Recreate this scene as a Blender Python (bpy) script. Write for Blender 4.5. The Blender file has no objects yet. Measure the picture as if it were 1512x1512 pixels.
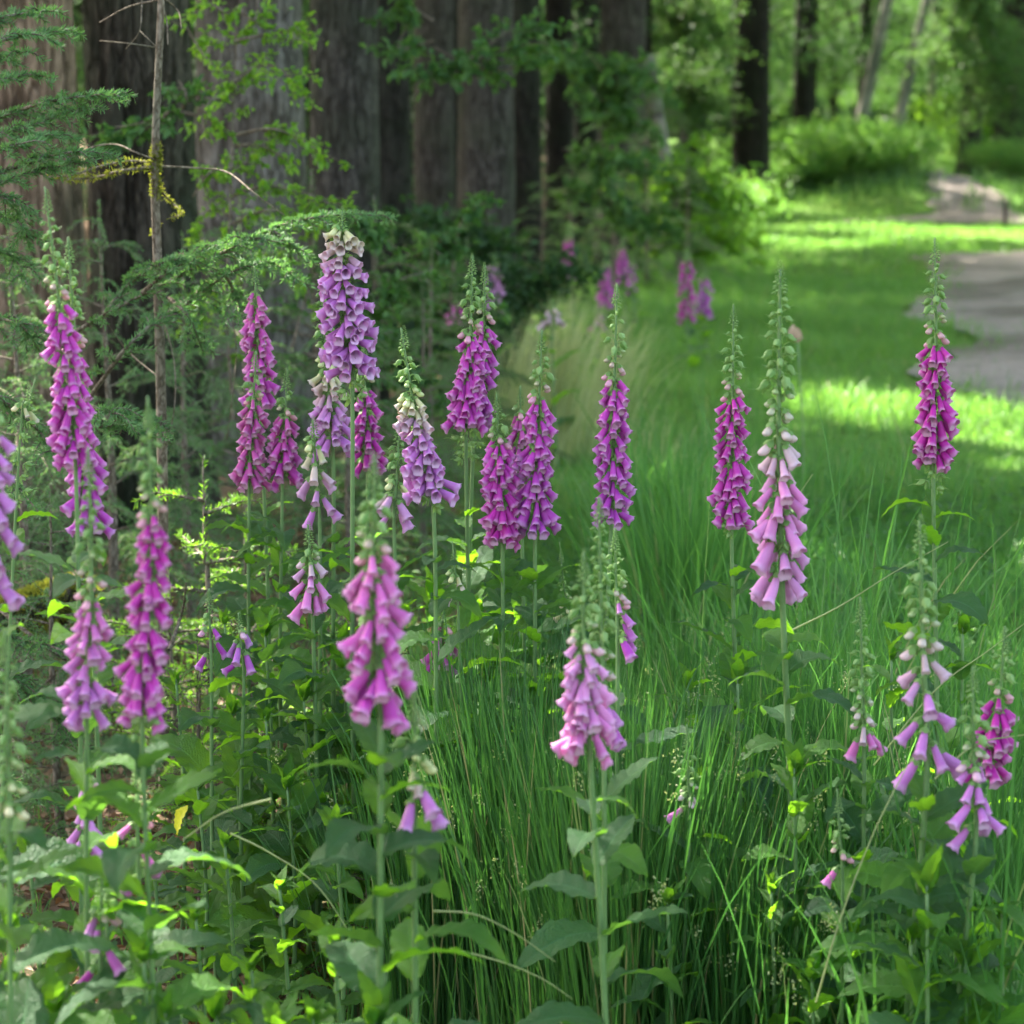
import bpy, math, random
import numpy as np
from math import sin, cos, pi, radians, tan, sqrt, atan2

# ------------------------------------------------------------------ camera, world, sun, exposure
sc = bpy.context.scene
COL = sc.collection
CAM_H = 1.5
FOV = radians(26.0)
PITCH = radians(9.65)
T = tan(FOV / 2)
cd = bpy.data.cameras.new("camera"); cam = bpy.data.objects.new("camera", cd); COL.objects.link(cam)
cam.location = (0, 0, CAM_H); cam.rotation_euler = (pi / 2 - PITCH, 0, 0)
cd.sensor_fit = 'HORIZONTAL'; cd.sensor_width = 36; cd.angle = FOV
cd.clip_start = 0.05; cd.clip_end = 1500
cd.dof.use_dof = True; cd.dof.focus_distance = 3.75; cd.dof.aperture_fstop = 5.0; cd.dof.aperture_blades = 7
sc.camera = cam

SUN_EL, SUN_AZ = radians(48), radians(-38)      # azimuth from +Y towards +X: sun stands behind the trees on one side
S = np.array([sin(SUN_AZ) * cos(SUN_EL), cos(SUN_AZ) * cos(SUN_EL), sin(SUN_EL)])
w = bpy.data.worlds.new("World"); sc.world = w; w.use_nodes = True
wn = w.node_tree.nodes; wl = w.node_tree.links
sky = wn.new('ShaderNodeTexSky'); sky.sky_type = 'NISHITA'; sky.sun_disc = False
sky.sun_elevation = SUN_EL; sky.sun_rotation = SUN_AZ; sky.air_density = 1.2; sky.dust_density = 3.0; sky.ozone_density = 1.0
wn['Background'].inputs[1].default_value = 0.105
tint = wn.new('ShaderNodeMix'); tint.data_type = 'RGBA'; tint.blend_type = 'MULTIPLY'; tint.inputs[0].default_value = 1; tint.inputs[7].default_value = (1.08, 1.0, .84, 1)
wl.new(sky.outputs[0], tint.inputs[6]); wl.new(tint.outputs[2], wn['Background'].inputs[0])
ld = bpy.data.lights.new("sun", 'SUN'); ld.energy = 5.0; ld.angle = radians(0.6); ld.color = (1.0, 0.93, 0.80)
lo = bpy.data.objects.new("sun", ld); COL.objects.link(lo)
lo.rotation_euler = (pi / 2 - SUN_EL, 0, pi - SUN_AZ)
lo.location = (-20, 30, 40)
sc.view_settings.view_transform = 'Standard'; sc.view_settings.look = 'None'
sc.view_settings.gamma = 1; sc.view_settings.exposure = 3.2
cy = sc.cycles
cy.use_denoising = True; cy.max_bounces = 7; cy.diffuse_bounces = 3; cy.transmission_bounces = 5
cy.glossy_bounces = 2; cy.sample_clamp_indirect = 4.0; cy.use_adaptive_sampling = True; cy.adaptive_threshold = 0.02

# ------------------------------------------------------------------ photo geometry helpers
cp, sp_ = cos(PITCH), sin(PITCH)
def ray(px, py):
    u = (px - 756) / 756 * T; v = (756 - py) / 756 * T
    return np.array([u, cp + v * sp_, -sp_ + v * cp])
def at(px, py, d):
    r = ray(px, py); return r * (d / r[1]) + np.array([0, 0, CAM_H])
def sstep(a, b, x):
    t = np.clip((x - a) / (b - a), 0, 1); return t * t * (3 - 2 * t)
def hz(x, y):
    x = np.asarray(x, float); y = np.asarray(y, float)
    z = 0.85 * sstep(36, 64, y) + np.maximum(0, y - 64) * 0.012
    z = z + 0.5 * np.exp(-((x - 7.5) / 3.2) ** 2 - ((y - 46) / 3.0) ** 2)
    z = z + 0.03 * np.sin(x * 0.9 + 1) * np.sin(y * 0.6) * sstep(5, 12, y)
    z = z + 0.012 * np.sin(x * 5.1 + y * 2) * np.sin(y * 4.3 - x)
    z = z + np.maximum(0, y - 125) * 0.22
    return z
def gnd(px, py):
    r = ray(px, py); s = 1.5
    for _ in range(6000):
        p = r * s; p[2] += CAM_H
        if p[2] <= hz(p[0], p[1]): return p
        s *= 1.003
        if s > 300: break
    return p
def ground_row(px, d):           # world x at depth d on the ground under that picture column
    z = float(hz(0, d)); lo_, hi = 150, 6000
    for _ in range(40):
        m = (lo_ + hi) / 2
        if at(px, m, d)[2] > z: lo_ = m
        else: hi = m
    p = at(px, lo_, d); p[2] = float(hz(p[0], d)); return p
def in_poly(x, y, poly):
    x = np.asarray(x); y = np.asarray(y); ins = np.zeros(x.shape, bool); n = len(poly); j = n - 1
    for i in range(n):
        xi, yi = poly[i][:2]; xj, yj = poly[j][:2]
        c = ((yi > y) != (yj > y)) & (x < (xj - xi) * (y - yi) / (yj - yi + 1e-12) + xi)
        ins ^= c; j = i
    return ins

# ------------------------------------------------------------------ mesh helpers
def unit(v):
    v = np.asarray(v, float); return v / (np.linalg.norm(v, axis=-1, keepdims=True) + 1e-12)
class Buf:
    def __init__(s): s.v = []; s.q = []; s.t = []; s.n = 0; s.uvq = []
    def add(s, V, Q=None, Tt=None, m=0):
        V = np.asarray(V, float).reshape(-1, 3)
        if Q is not None and len(Q): s.q.append((np.asarray(Q, int).reshape(-1, 4) + s.n, m))
        if Tt is not None and len(Tt): s.t.append((np.asarray(Tt, int).reshape(-1, 3) + s.n, m))
        s.v.append(V); s.n += len(V)
    def mesh(s, name, mats, smooth=True, uv=None):
        me = bpy.data.meshes.new(name)
        V = np.concatenate(s.v) if s.v else np.zeros((0, 3))
        me.vertices.add(len(V)); me.vertices.foreach_set('co', V.ravel())
        loops = []; starts = []; mi = []; c = 0
        for L, k in ((s.q, 4), (s.t, 3)):
            for F, m in L:
                loops.append(F.ravel()); starts.append(c + np.arange(len(F)) * k); mi.append(np.full(len(F), m)); c += len(F) * k
        if loops:
            loops = np.concatenate(loops); starts = np.concatenate(starts); mi = np.concatenate(mi)
            me.loops.add(len(loops)); me.loops.foreach_set('vertex_index', loops.astype(np.int32))
            me.polygons.add(len(starts)); me.polygons.foreach_set('loop_start', starts.astype(np.int32))
            me.polygons.foreach_set('material_index', mi.astype(np.int32))
            me.polygons.foreach_set('use_smooth', np.full(len(starts), smooth))
            if uv is not None:
                lay = me.uv_layers.new(name='UVMap'); lay.data.foreach_set('uv', np.asarray(uv, float)[loops].ravel())
        for m in (mats if isinstance(mats, (list, tuple)) else [mats]): me.materials.append(m)
        me.update(calc_edges=True); me.validate()
        return me
def link(name, me, parent=None, loc=None, rot=None, scale=None, label=None, cat=None, group=None, kind=None, color=None):
    o = bpy.data.objects.new(name, me); COL.objects.link(o)
    if parent is not None: o.parent = parent
    if loc is not None: o.location = loc
    if rot is not None: o.rotation_euler = rot
    if scale is not None: o.scale = scale if hasattr(scale, '__len__') else (scale,) * 3
    if label: o['label'] = label
    if cat: o['category'] = cat
    if group: o['group'] = group
    if kind: o['kind'] = kind
    if color is not None: o.color = (*color, 1)
    return o
def tube(buf, P, R, n=8, m=0, cap=True):
    P = np.asarray(P, float); K = len(P); R = np.broadcast_to(np.asarray(R, float), (K,))
    tg = unit(np.gradient(P, axis=0))
    ref = np.array([0, 0, 1.]) if abs(tg[:, 2]).mean() < .8 else np.array([1., 0, 0])
    a = unit(np.cross(tg, ref)); b = np.cross(tg, a)
    th = np.arange(n) / n * 2 * pi
    V = P[:, None] + R[:, None, None] * (np.cos(th)[None, :, None] * a[:, None] + np.sin(th)[None, :, None] * b[:, None])
    i = np.arange(K - 1)[:, None] * n; j = np.arange(n)[None]; j2 = (j + 1) % n
    Q = np.stack([i + j, i + j2, i + n + j2, i + n + j], -1).reshape(-1, 4)
    V = V.reshape(-1, 3)
    if cap:
        V = np.vstack([V, P[-1] + tg[-1] * R[-1] * .5])
        k = (K - 1) * n; jj = np.arange(n)
        buf.add(V, Q, np.stack([k + jj, k + (jj + 1) % n, np.full(n, K * n)], -1), m)
    else: buf.add(V, Q, None, m)
def smooth_path(P, n):
    P = np.asarray(P, float); K = len(P)
    if K == 2: return P[0] + (P[1] - P[0]) * np.linspace(0, 1, n)[:, None]
    E = np.vstack([2 * P[0] - P[1], P, 2 * P[-1] - P[-2]]); out = []
    for s in np.linspace(0, K - 1 - 1e-6, n):
        i = int(s); t = s - i; p0, p1, p2, p3 = E[i:i + 4]
        out.append(.5 * ((2 * p1) + (p2 - p0) * t + (2 * p0 - 5 * p1 + 4 * p2 - p3) * t * t + (3 * p1 - p0 - 3 * p2 + p3) * t ** 3))
    return np.array(out)
def blades(buf, base, h, az, bend, wd, seg=4, m=0, rng=None, rise=1.0):
    """N arching grass blades: base (N,3), height, azimuth of lean, bend 0..1.5 (radians at the tip), width"""
    N = len(base); s = np.linspace(0, 1, seg + 1)
    # integrate a direction that turns from near upright to bend
    ang0 = bend * .12; ang = ang0[:, None] + (bend - ang0)[:, None] * s[None] ** 1.6
    step = h[:, None] / seg
    dx = np.sin(ang) * step; dz = np.cos(ang) * step
    X = np.concatenate([np.zeros((N, 1)), np.cumsum(dx[:, 1:], 1)], 1); Z = np.concatenate([np.zeros((N, 1)), np.cumsum(dz[:, 1:], 1)], 1)
    ca, sa = np.cos(az)[:, None], np.sin(az)[:, None]
    C = np.stack([base[:, 0:1] + X * ca, base[:, 1:2] + X * sa, base[:, 2:3] + Z], -1)
    tw = rng.uniform(0, pi, N)
    wdir = np.stack([np.cos(az + pi / 2 + (tw - pi / 2) * .9), np.sin(az + pi / 2 + (tw - pi / 2) * .9), np.zeros(N)], -1)
    prof = np.array([.7] + [1.0] * (seg - 2) + [.65]) if seg > 2 else np.ones(seg)
    L = C[:, :seg] - wdir[:, None] * (wd[:, None, None] * .5 * prof[None, :, None]); R = C[:, :seg] + wdir[:, None] * (wd[:, None, None] * .5 * prof[None, :, None])
    V = np.concatenate([L, R, C[:, seg:]], 1)      # N, 2seg+1
    k = 2 * seg + 1; o = (np.arange(N) * k)[:, None, None]
    i = np.arange(seg - 1)
    q = np.stack([i, seg + i, seg + i + 1, i + 1], -1)[None] + o
    t = np.array([[seg - 1, 2 * seg - 1, 2 * seg]])[None] + o
    buf.add(V.reshape(-1, 3), q.reshape(-1, 4), t.reshape(-1, 3), m)
def leafcloud(buf, pos, d, nrm, ln, wd, m=0, fold=.25):
    """N folded six-sided leaves"""
    N = len(pos); d = unit(d); side = unit(np.cross(d, nrm)); up = np.cross(side, d)
    ln = np.broadcast_to(ln, (N,))[:, None]; wd = np.broadcast_to(wd, (N,))[:, None]
    lift = up * wd * fold
    V = np.stack([pos, pos + d * ln * .3 + side * wd * .48 + lift, pos + d * ln * .68 + side * wd * .38 + lift - up * ln * .04, pos + d * ln - up * ln * .12,
                  pos + d * ln * .68 - side * wd * .38 + lift - up * ln * .04, pos + d * ln * .3 - side * wd * .48 + lift], 1)
    o = (np.arange(N) * 6)[:, None]
    q = np.concatenate([np.array([[0, 1, 2, 3]]) + o, np.array([[0, 3, 4, 5]]) + o], 0)
    buf.add(V.reshape(-1, 3), q, None, m)
def needles(buf, pos, d, ln, wd, m=0, rng=None):
    N = len(pos); d = unit(d); side = unit(np.cross(d, rng.normal(size=(N, 3))))
    ln = np.broadcast_to(ln, (N,))[:, None]; wd = np.broadcast_to(wd, (N,))[:, None]
    V = np.stack([pos - side * wd * .5, pos + side * wd * .5, pos + d * ln * .7 + side * wd * .4, pos + d * ln, pos + d * ln * .7 - side * wd * .4], 1)
    o = (np.arange(N) * 5)[:, None]
    buf.add(V.reshape(-1, 3), np.array([[0, 1, 2, 4]]) + o, np.array([[4, 2, 3]]) + o, m)

# ------------------------------------------------------------------ materials
class NT:
    def __init__(s, name):
        s.mat = bpy.data.materials.new(name); s.mat.use_nodes = True; s.t = s.mat.node_tree; s.t.nodes.clear()
        s.out = s.n('ShaderNodeOutputMaterial')
    def n(s, ty, **k):
        x = s.t.nodes.new(ty)
        for a, b in k.items(): setattr(x, a, b)
        return x
    def l(s, a, b): s.t.links.new(a, b)
    def put(s, sock, v):
        if isinstance(v, bpy.types.NodeSocket): s.l(v, sock)
        elif isinstance(v, tuple) and len(v) == 3 and sock.type == 'RGBA': sock.default_value = (*v, 1)
        else: sock.default_value = v
    def mix(s, f, a, b):
        x = s.n('ShaderNodeMix', data_type='RGBA'); s.put(x.inputs[0], f); s.put(x.inputs[6], a); s.put(x.inputs[7], b); return x.outputs[2]
    def mul(s, f, a, b):
        x = s.n('ShaderNodeMix', data_type='RGBA', blend_type='MULTIPLY'); s.put(x.inputs[0], f); s.put(x.inputs[6], a); s.put(x.inputs[7], b); return x.outputs[2]
    def math(s, op, a, b=0.0, c=0.0, clamp=False):
        x = s.n('ShaderNodeMath', operation=op); x.use_clamp = clamp
        s.put(x.inputs[0], a); s.put(x.inputs[1], b)
        if op in ('MULTIPLY_ADD',): s.put(x.inputs[2], c)
        return x.outputs[0]
    def ramp(s, f, lo, hi, a=0.0, b=1.0):
        x = s.n('ShaderNodeMapRange'); x.clamp = True; x.interpolation_type = 'SMOOTHSTEP'
        s.put(x.inputs[0], f); x.inputs[1].default_value = lo; x.inputs[2].default_value = hi; x.inputs[3].default_value = a; x.inputs[4].default_value = b; return x.outputs[0]
    def noise(s, scale, detail=3, vec=None, rough=.55, out=0):
        x = s.n('ShaderNodeTexNoise'); x.inputs['Scale'].default_value = scale; x.inputs['Detail'].default_value = detail; x.inputs['Roughness'].default_value = rough
        if vec is not None: s.l(vec, x.inputs['Vector'])
        return x.outputs[out]
    def coord(s, kind='Object', scale=None):
        x = s.n('ShaderNodeTexCoord').outputs[kind]
        if scale is not None:
            m = s.n('ShaderNodeMapping'); m.inputs['Scale'].default_value = scale; s.l(x, m.inputs[0]); x = m.outputs[0]
        return x
    def geo(s, k): return s.n('ShaderNodeNewGeometry').outputs[k]
    def bump(s, h, strength=.5, dist=.01):
        x = s.n('ShaderNodeBump'); x.inputs['Strength'].default_value = strength; x.inputs['Distance'].default_value = dist; s.l(h, x.inputs['Height']); return x.outputs[0]
    def bsdf(s, col, rough=.6, spec=.3, normal=None, **k):
        x = s.n('ShaderNodeBsdfPrincipled'); s.put(x.inputs['Base Color'], col); s.put(x.inputs['Roughness'], rough); s.put(x.inputs['Specular IOR Level'], spec)
        if normal is not None: s.l(normal, x.inputs['Normal'])
        for a, b in k.items(): s.put(x.inputs[a], b)
        return x.outputs[0]
    def trans(s, shader, col, f, normal=None):
        t = s.n('ShaderNodeBsdfTranslucent'); s.put(t.inputs[0], col)
        m = s.n('ShaderNodeMixShader'); s.put(m.inputs[0], f); s.l(shader, m.inputs[1]); s.l(t.outputs[0], m.inputs[2]); return m.outputs[0]
    def done(s, sh): s.l(sh, s.out.inputs[0]); return s.mat

def leaf_mat(name, c1, c2, tc, f=.4, rough=.5, spec=.35, nscale=3.0, straw=0.0):
    m = NT(name); r = m.geo('Random Per Island')
    c = m.mix(r, c1, c2); n = m.noise(nscale, 2, m.coord('Object'))
    c = m.mul(1.0, c, m.mix(m.ramp(n, .3, .7), (.7, .75, .7), (1.25, 1.2, 1.1)))
    if straw: c = m.mix(m.math('GREATER_THAN', m.math('FRACT', m.math('MULTIPLY', r, 37.7)), 1 - straw), c, (.30, .25, .12))
    t = m.mix(r, tc, tuple(a * b for a, b in zip(tc, (1.35, 1.15, .8))))
    return m.done(m.trans(m.bsdf(c, rough, spec), t, f))

M = {}
M['grass'] = leaf_mat('grass_blade', (.035, .10, .03), (.095, .215, .06), (.11, .34, .055), .42, .5, .25, .8, .025)
M['meadow'] = leaf_mat('meadow_blade', (.065, .165, .035), (.11, .225, .065), (.16, .38, .055), .42, .5, .3, .25, .03)
M['rush'] = leaf_mat('rush_stem', (.015, .06, .018), (.065, .165, .045), (.075, .25, .04), .32, .42, .35, 1.5, .05)
M['shrub_shade_dark'] = leaf_mat('shrub_leaf_shade_dark', (.018, .05, .02), (.04, .09, .033), (.045, .12, .025), .35, .5, .3, 1)  # leaf colour darkened to stand in for the deep shade over the shrub
M['drygrass'] = leaf_mat('dry_grass', (.22, .27, .12), (.40, .44, .25), (.36, .45, .18), .4, .5, .3, 2)
M['needle'] = leaf_mat('spruce_needle', (.055, .135, .055), (.13, .24, .11), (.11, .27, .06), .32, .6, .2, 2)
M['needle_new'] = leaf_mat('young_spruce_needle', (.07, .17, .03), (.13, .28, .04), (.2, .45, .03), .4, .45, .35, 2)
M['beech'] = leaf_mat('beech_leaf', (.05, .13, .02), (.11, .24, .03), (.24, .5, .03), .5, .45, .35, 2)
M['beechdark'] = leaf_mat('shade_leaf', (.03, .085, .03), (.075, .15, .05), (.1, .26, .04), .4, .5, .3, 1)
M['canopy'] = leaf_mat('canopy_leaf', (.05, .12, .02), (.09, .2, .03), (.2, .42, .03), .4, .5, .3, .5)
M['farleaf'] = leaf_mat('far_leaf', (.032, .08, .034), (.07, .14, .05), (.09, .21, .04), .38, .55, .25, .35)
M['farleaf2'] = leaf_mat('far_leaf_dark', (.025, .065, .03), (.05, .11, .045), (.06, .15, .04), .35, .55, .25, .35)
M['litter'] = leaf_mat('dead_leaf', (.10, .05, .028), (.26, .15, .09), (.2, .1, .04), .2, .6, .3, 5)
M['moss'] = leaf_mat('moss_tuft', (.09, .11, .02), (.19, .20, .04), (.2, .24, .03), .3, .7, .1, 9)
M['yellow'] = leaf_mat('yellow_leaf', (.55, .5, .03), (.6, .55, .05), (.8, .75, .03), .5, .5, .3, 9)

def foxleaf_mat(name, c1, c2, tc, f=.42):
    m = NT(name); uv = m.coord('UV'); s = m.n('ShaderNodeSeparateXYZ'); m.l(uv, s.inputs[0])
    u, v = s.outputs[0], s.outputs[1]
    av = m.math('ABSOLUTE', m.math('SUBTRACT', v, .5))
    nz = m.noise(6, 2, uv)
    ph = m.math('ADD', m.math('MULTIPLY', m.math('SUBTRACT', u, m.math('MULTIPLY', av, .55)), 62.), m.math('MULTIPLY', nz, 3.))
    lat = m.math('POWER', m.math('ABSOLUTE', m.math('COSINE', ph)), 14.)
    mid = m.ramp(av, .012, .035, 1., 0.)
    vein = m.math('MAXIMUM', m.math('MULTIPLY', lat, .6), mid)
    net = m.n('ShaderNodeTexVoronoi', feature='DISTANCE_TO_EDGE'); net.inputs['Scale'].default_value = 34
    mp = m.n('ShaderNodeMapping'); mp.inputs['Scale'].default_value = (1, .4, 1); m.l(uv, mp.inputs[0]); m.l(mp.outputs[0], net.inputs['Vector'])
    oi = m.n('ShaderNodeObjectInfo')
    base = m.mix(oi.outputs['Random'], c1, c2)
    blot = m.noise(2.3, 4, m.coord('Object', (40, 40, 40)))
    base = m.mul(1.0, base, m.mix(m.ramp(blot, .35, .65), (.8, .85, .8), (1.15, 1.12, 1.0)))
    col = m.mix(m.math('MULTIPLY', vein, .5), base, tuple(min(1, a * 2.4 + .03) for a in c2))
    hgt = m.math('SUBTRACT', m.ramp(net.outputs['Distance'], 0, .25), m.math('MULTIPLY', vein, 1.2))
    nrm = m.bump(hgt, .85, .004)
    tcol = m.mix(m.math('MULTIPLY', vein, .5), tc, tuple(a * .55 for a in tc))
    return m.done(m.trans(m.bsdf(col, .52, .32, nrm), tcol, f))
M['foxleaf'] = foxleaf_mat('foxglove_leaf', (.035, .115, .03), (.08, .205, .035), (.27, .60, .02), .47)
M['foxleafdark'] = foxleaf_mat('old_foxglove_leaf', (.022, .08, .035), (.045, .13, .045), (.17, .40, .04), .35)

m = NT('foxglove_stem'); n = m.noise(60, 2, m.coord('Object'))
M['stem'] = m.done(m.bsdf(m.mix(n, (.07, .14, .045), (.15, .24, .09)), .5, .35))
m = NT('foxglove_calyx'); r = m.geo('Random Per Island')
M['calyx'] = m.done(m.trans(m.bsdf(m.mix(r, (.11, .22, .06), (.26, .38, .14)), .5, .35), (.32, .52, .10), .32))
m = NT('foxglove_bud'); oi = m.n('ShaderNodeObjectInfo')
M['bud'] = m.done(m.trans(m.bsdf(oi.outputs['Color'], .45, .35), oi.outputs['Color'], .3))
# petals: colour from the flower's own hue, paler towards the rim and the underside
m = NT('foxglove_petal'); oi = m.n('ShaderNodeObjectInfo'); uv = m.coord('UV'); s = m.n('ShaderNodeSeparateXYZ'); m.l(uv, s.inputs[0])
rim = m.ramp(s.outputs[1], .80, 1.0, 0, .42); basep = m.ramp(s.outputs[1], 0, .22, .35, 0)
st = m.noise(3.0, 2, m.coord('UV', (26, 2, 1)))
c = m.mul(1.0, oi.outputs['Color'], m.mix(st, (.86, .82, .88), (1.1, 1.1, 1.08)))
c = m.mix(rim, c, (.80, .58, .80)); c = m.mix(basep, c, (.72, .55, .62))
hn = m.bump(m.noise(2., 2, m.coord('UV', (30, 3, 1))), .25, .001)
M['petal'] = m.done(m.trans(m.bsdf(c, .42, .35, hn, **{'Sheen Weight': .15, 'Sheen Roughness': .4}), c, .38))
m = NT('foxglove_throat'); oi = m.n('ShaderNodeObjectInfo'); uv = m.coord('UV'); s = m.n('ShaderNodeSeparateXYZ'); m.l(uv, s.inputs[0])
vo = m.n('ShaderNodeTexVoronoi'); mp = m.n('ShaderNodeMapping'); mp.inputs['Scale'].default_value = (12, 8, 1); m.l(uv, mp.inputs[0]); m.l(mp.outputs[0], vo.inputs['Vector']); vo.inputs['Scale'].default_value = 1.4
spot = m.ramp(vo.outputs['Distance'], .16, .26, 1, 0)
low = m.ramp(m.math('ABSOLUTE', m.math('SUBTRACT', s.outputs[0], .5)), .12, .22, 1, 0)
spot = m.math('MULTIPLY', m.math('MULTIPLY', spot, low), m.ramp(s.outputs[1], .95, .85))
c = m.mix(.35, oi.outputs['Color'], (.75, .5, .72)); c = m.mix(m.math('MULTIPLY', low, .35), c, (.85, .78, .85)); c = m.mix(spot, c, (.13, .01, .05))
M['throat'] = m.done(m.trans(m.bsdf(c, .5, .25), c, .35))

def bark(name, c1, c2, c3, k=26.0, moss=0.0, bump=.03, zs=.07):
    m = NT(name); co = m.coord('Object', (1, 1, zs * 1.7)); wob = m.noise(k * .25, 2, m.coord('Object', (1, 1, .5)), out=1); co2 = m.mix(.035, co, wob)
    n1 = m.noise(k, 4, co2, .5); n2 = m.noise(2.2, 3, m.coord('Object')); n3 = m.noise(k * 2.5, 4, m.coord('Object', (1, 1, .3)), .6)
    crack = m.ramp(m.math('ABSOLUTE', m.math('SUBTRACT', n1, .5)), .0, .07)
    c = m.mix(m.ramp(n3, .35, .68), c1, c2); c = m.mix(m.ramp(n2, .45, .7), c, c3); c = m.mul(1.0, c, m.mix(crack, (.55, .53, .5), (1, 1, 1)))
    if moss: c = m.mix(m.math('MULTIPLY', m.ramp(m.noise(1.1, 5, m.coord('Object', (1, 1, .4))), .42, .62), moss), c, (.04, .065, .03))
    h = m.math('ADD', crack, m.math('MULTIPLY', n3, .7))
    return m.done(m.bsdf(c, .9, .12, m.bump(h, .9, bump)))
M['bark_red'] = bark('bark_reddish', (.15, .095, .065), (.30, .20, .145), (.09, .06, .045), 24, .4)
M['bark_dark'] = bark('bark_dark', (.032, .026, .021), (.085, .067, .053), (.04, .04, .028), 28, .5)
M['bark_grey'] = bark('bark_grey', (.12, .105, .095), (.22, .20, .18), (.07, .052, .042), 34, .3)
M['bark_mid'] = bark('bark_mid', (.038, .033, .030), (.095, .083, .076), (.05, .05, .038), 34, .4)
M['bark_shade_dark'] = bark('bark_shade_dark', (.014, .012, .011), (.036, .031, .028), (.02, .022, .016), 26, .35)  # bark colour darkened to paint in the shade between the trunks
M['twig'] = bark('twig_bark', (.10, .075, .055), (.22, .18, .145), (.13, .12, .09), 60, 0, .002, .3)
m = NT('birch_bark'); co = m.coord('Object', (.4, .4, 5)); n = m.noise(2.2, 4, co); n3 = m.noise(1.1, 3, m.coord('Object'))
M['birch'] = m.done(m.bsdf(m.mix(m.ramp(n, .56, .66), m.mix(m.ramp(n3, .4, .6), (.17, .16, .135), (.08, .085, .062)), (.05, .045, .04)), .7, .2))

# forest floor / meadow ground
m = NT('ground'); P = m.geo('Position'); s = m.n('ShaderNodeSeparateXYZ'); m.l(P, s.inputs[0])
yc = m.math('MINIMUM', s.outputs[1], 36.); yq = m.math('POWER', m.math('MAXIMUM', m.math('SUBTRACT', yc, 14.), 0.), 2.)
sv0 = m.math('SUBTRACT', m.math('SUBTRACT', m.math('ADD', s.outputs[0], .25), m.math('MULTIPLY', yc, .02)), m.math('MULTIPLY', yq, .0062))
side = m.math('ADD', sv0, m.math('MULTIPLY', m.math('SUBTRACT', m.noise(.9, 4, P), .5), 2.2))
gm = m.ramp(side, -.35, .45)
nb = m.noise(22, 6, P, .7); ns = m.noise(3.0, 4, P)
brown = m.mix(m.ramp(nb, .35, .65), (.055, .035, .022), (.17, .105, .07)); brown = m.mix(m.ramp(ns, .45, .6, 0, .6), brown, (.04, .055, .02))
green = m.mix(m.ramp(nb, .3, .7), (.045, .10, .02), (.10, .19, .035)); green = m.mix(m.ramp(m.noise(.35, 4, P), .4, .65, 0, .7), green, (.11, .19, .03))
M['ground'] = m.done(m.bsdf(m.mix(gm, brown, green), .95, .1, m.bump(nb, .8, .03)))
m = NT('gravel_track'); P = m.geo('Position'); n1 = m.noise(30, 6, P, .75); n2 = m.noise(.55, 5, P); n4 = m.noise(2.4, 4, P)
c = m.mix(m.ramp(n1, .3, .7), (.17, .14, .125), (.33, .28, .255)); c = m.mix(m.ramp(n2, .42, .6, 0, .8), c, (.10, .08, .065)); c = m.mix(m.ramp(n4, .52, .7, 0, .6), c, (.10, .095, .06)); c = m.mul(1.0, c, m.mix(m.noise(7, 5, P, .7), (.7, .7, .7), (1.25, 1.25, 1.25)))
M['track'] = m.done(m.bsdf(c, .9, .15, m.bump(n1, .7, .02)))

m = NT('dirt_track_shaded'); P = m.geo('Position'); n1 = m.noise(9, 6, P, .75); n2 = m.noise(.9, 4, P)
c = m.mix(m.ramp(n1, .3, .7), (.12, .098, .086), (.25, .215, .20)); c = m.mix(m.ramp(n2, .5, .7, 0, .7), c, (.07, .07, .045))
M['dirt_shaded'] = m.done(m.bsdf(c, .95, .1, m.bump(n1, .7, .04)))  # far track's dirt colour darkened in place of the tree shade it lacks

# ------------------------------------------------------------------ ground
xs = np.unique(np.concatenate([np.linspace(-90, -12, 24), np.linspace(-12, 16, 170), np.linspace(16, 110, 26)]))
ys = np.unique(np.concatenate([np.linspace(-12, 2, 12), np.linspace(2, 12, 90), np.linspace(12, 60, 150), np.linspace(60, 240, 60)]))
X, Y = np.meshgrid(xs, ys); b = Buf(); nx = len(xs)
i = (np.arange(len(ys) - 1)[:, None] * nx + np.arange(nx - 1)[None]).ravel()
b.add(np.stack([X, Y, hz(X, Y)], -1).reshape(-1, 3), np.stack([i, i + 1, i + nx + 1, i + nx], -1))
link('ground', b.mesh('ground', M['ground']), kind='structure')

def strip(name, Lp, Rp, mat, lift, n=60, k=16, wob=.5, seed=1):
    rg = np.random.default_rng(seed)
    L = smooth_path([gnd(*p) for p in Lp], n); R = smooth_path([gnd(*p) for p in Rp], n)
    L[:, 0] += np.convolve(rg.normal(0, wob, n + 6), np.ones(7) / 7, 'valid')
    t = np.linspace(0, 1, k)[None, :, None]; V = L[:, None] * (1 - t) + R[:, None] * t
    V[..., 2] = hz(V[..., 0], V[..., 1]) + lift
    i = (np.arange(n - 1)[:, None] * k + np.arange(k - 1)[None]).ravel(); b = Buf(); b.add(V.reshape(-1, 3), np.stack([i, i + 1, i + k + 1, i + k], -1))
    link(name, b.mesh(name, mat), kind='structure')
    return [tuple(p[:2]) for p in L] + [tuple(p[:2]) for p in R[::-1]]
track1 = strip('gravel_track', [(1328, 380), (1385, 415), (1380, 472), (1402, 552), (1505, 625), (1700, 740)],
               [(1560, 371), (1700, 395), (1800, 450), (1950, 520), (2100, 600), (2300, 700)], M['track'], .03)
track2 = strip('gravel_track', [(1225, 329), (1368, 318), (1378, 290), (1368, 266), (1340, 252)],
               [(1600, 330), (1500, 316), (1486, 292), (1440, 268), (1392, 252)], M['dirt_shaded'], .03, seed=2)
median = [tuple(gnd(*p)[:2]) for p in [(1418, 318), (1424, 292), (1432, 280), (1446, 292), (1455, 318)]]

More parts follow.
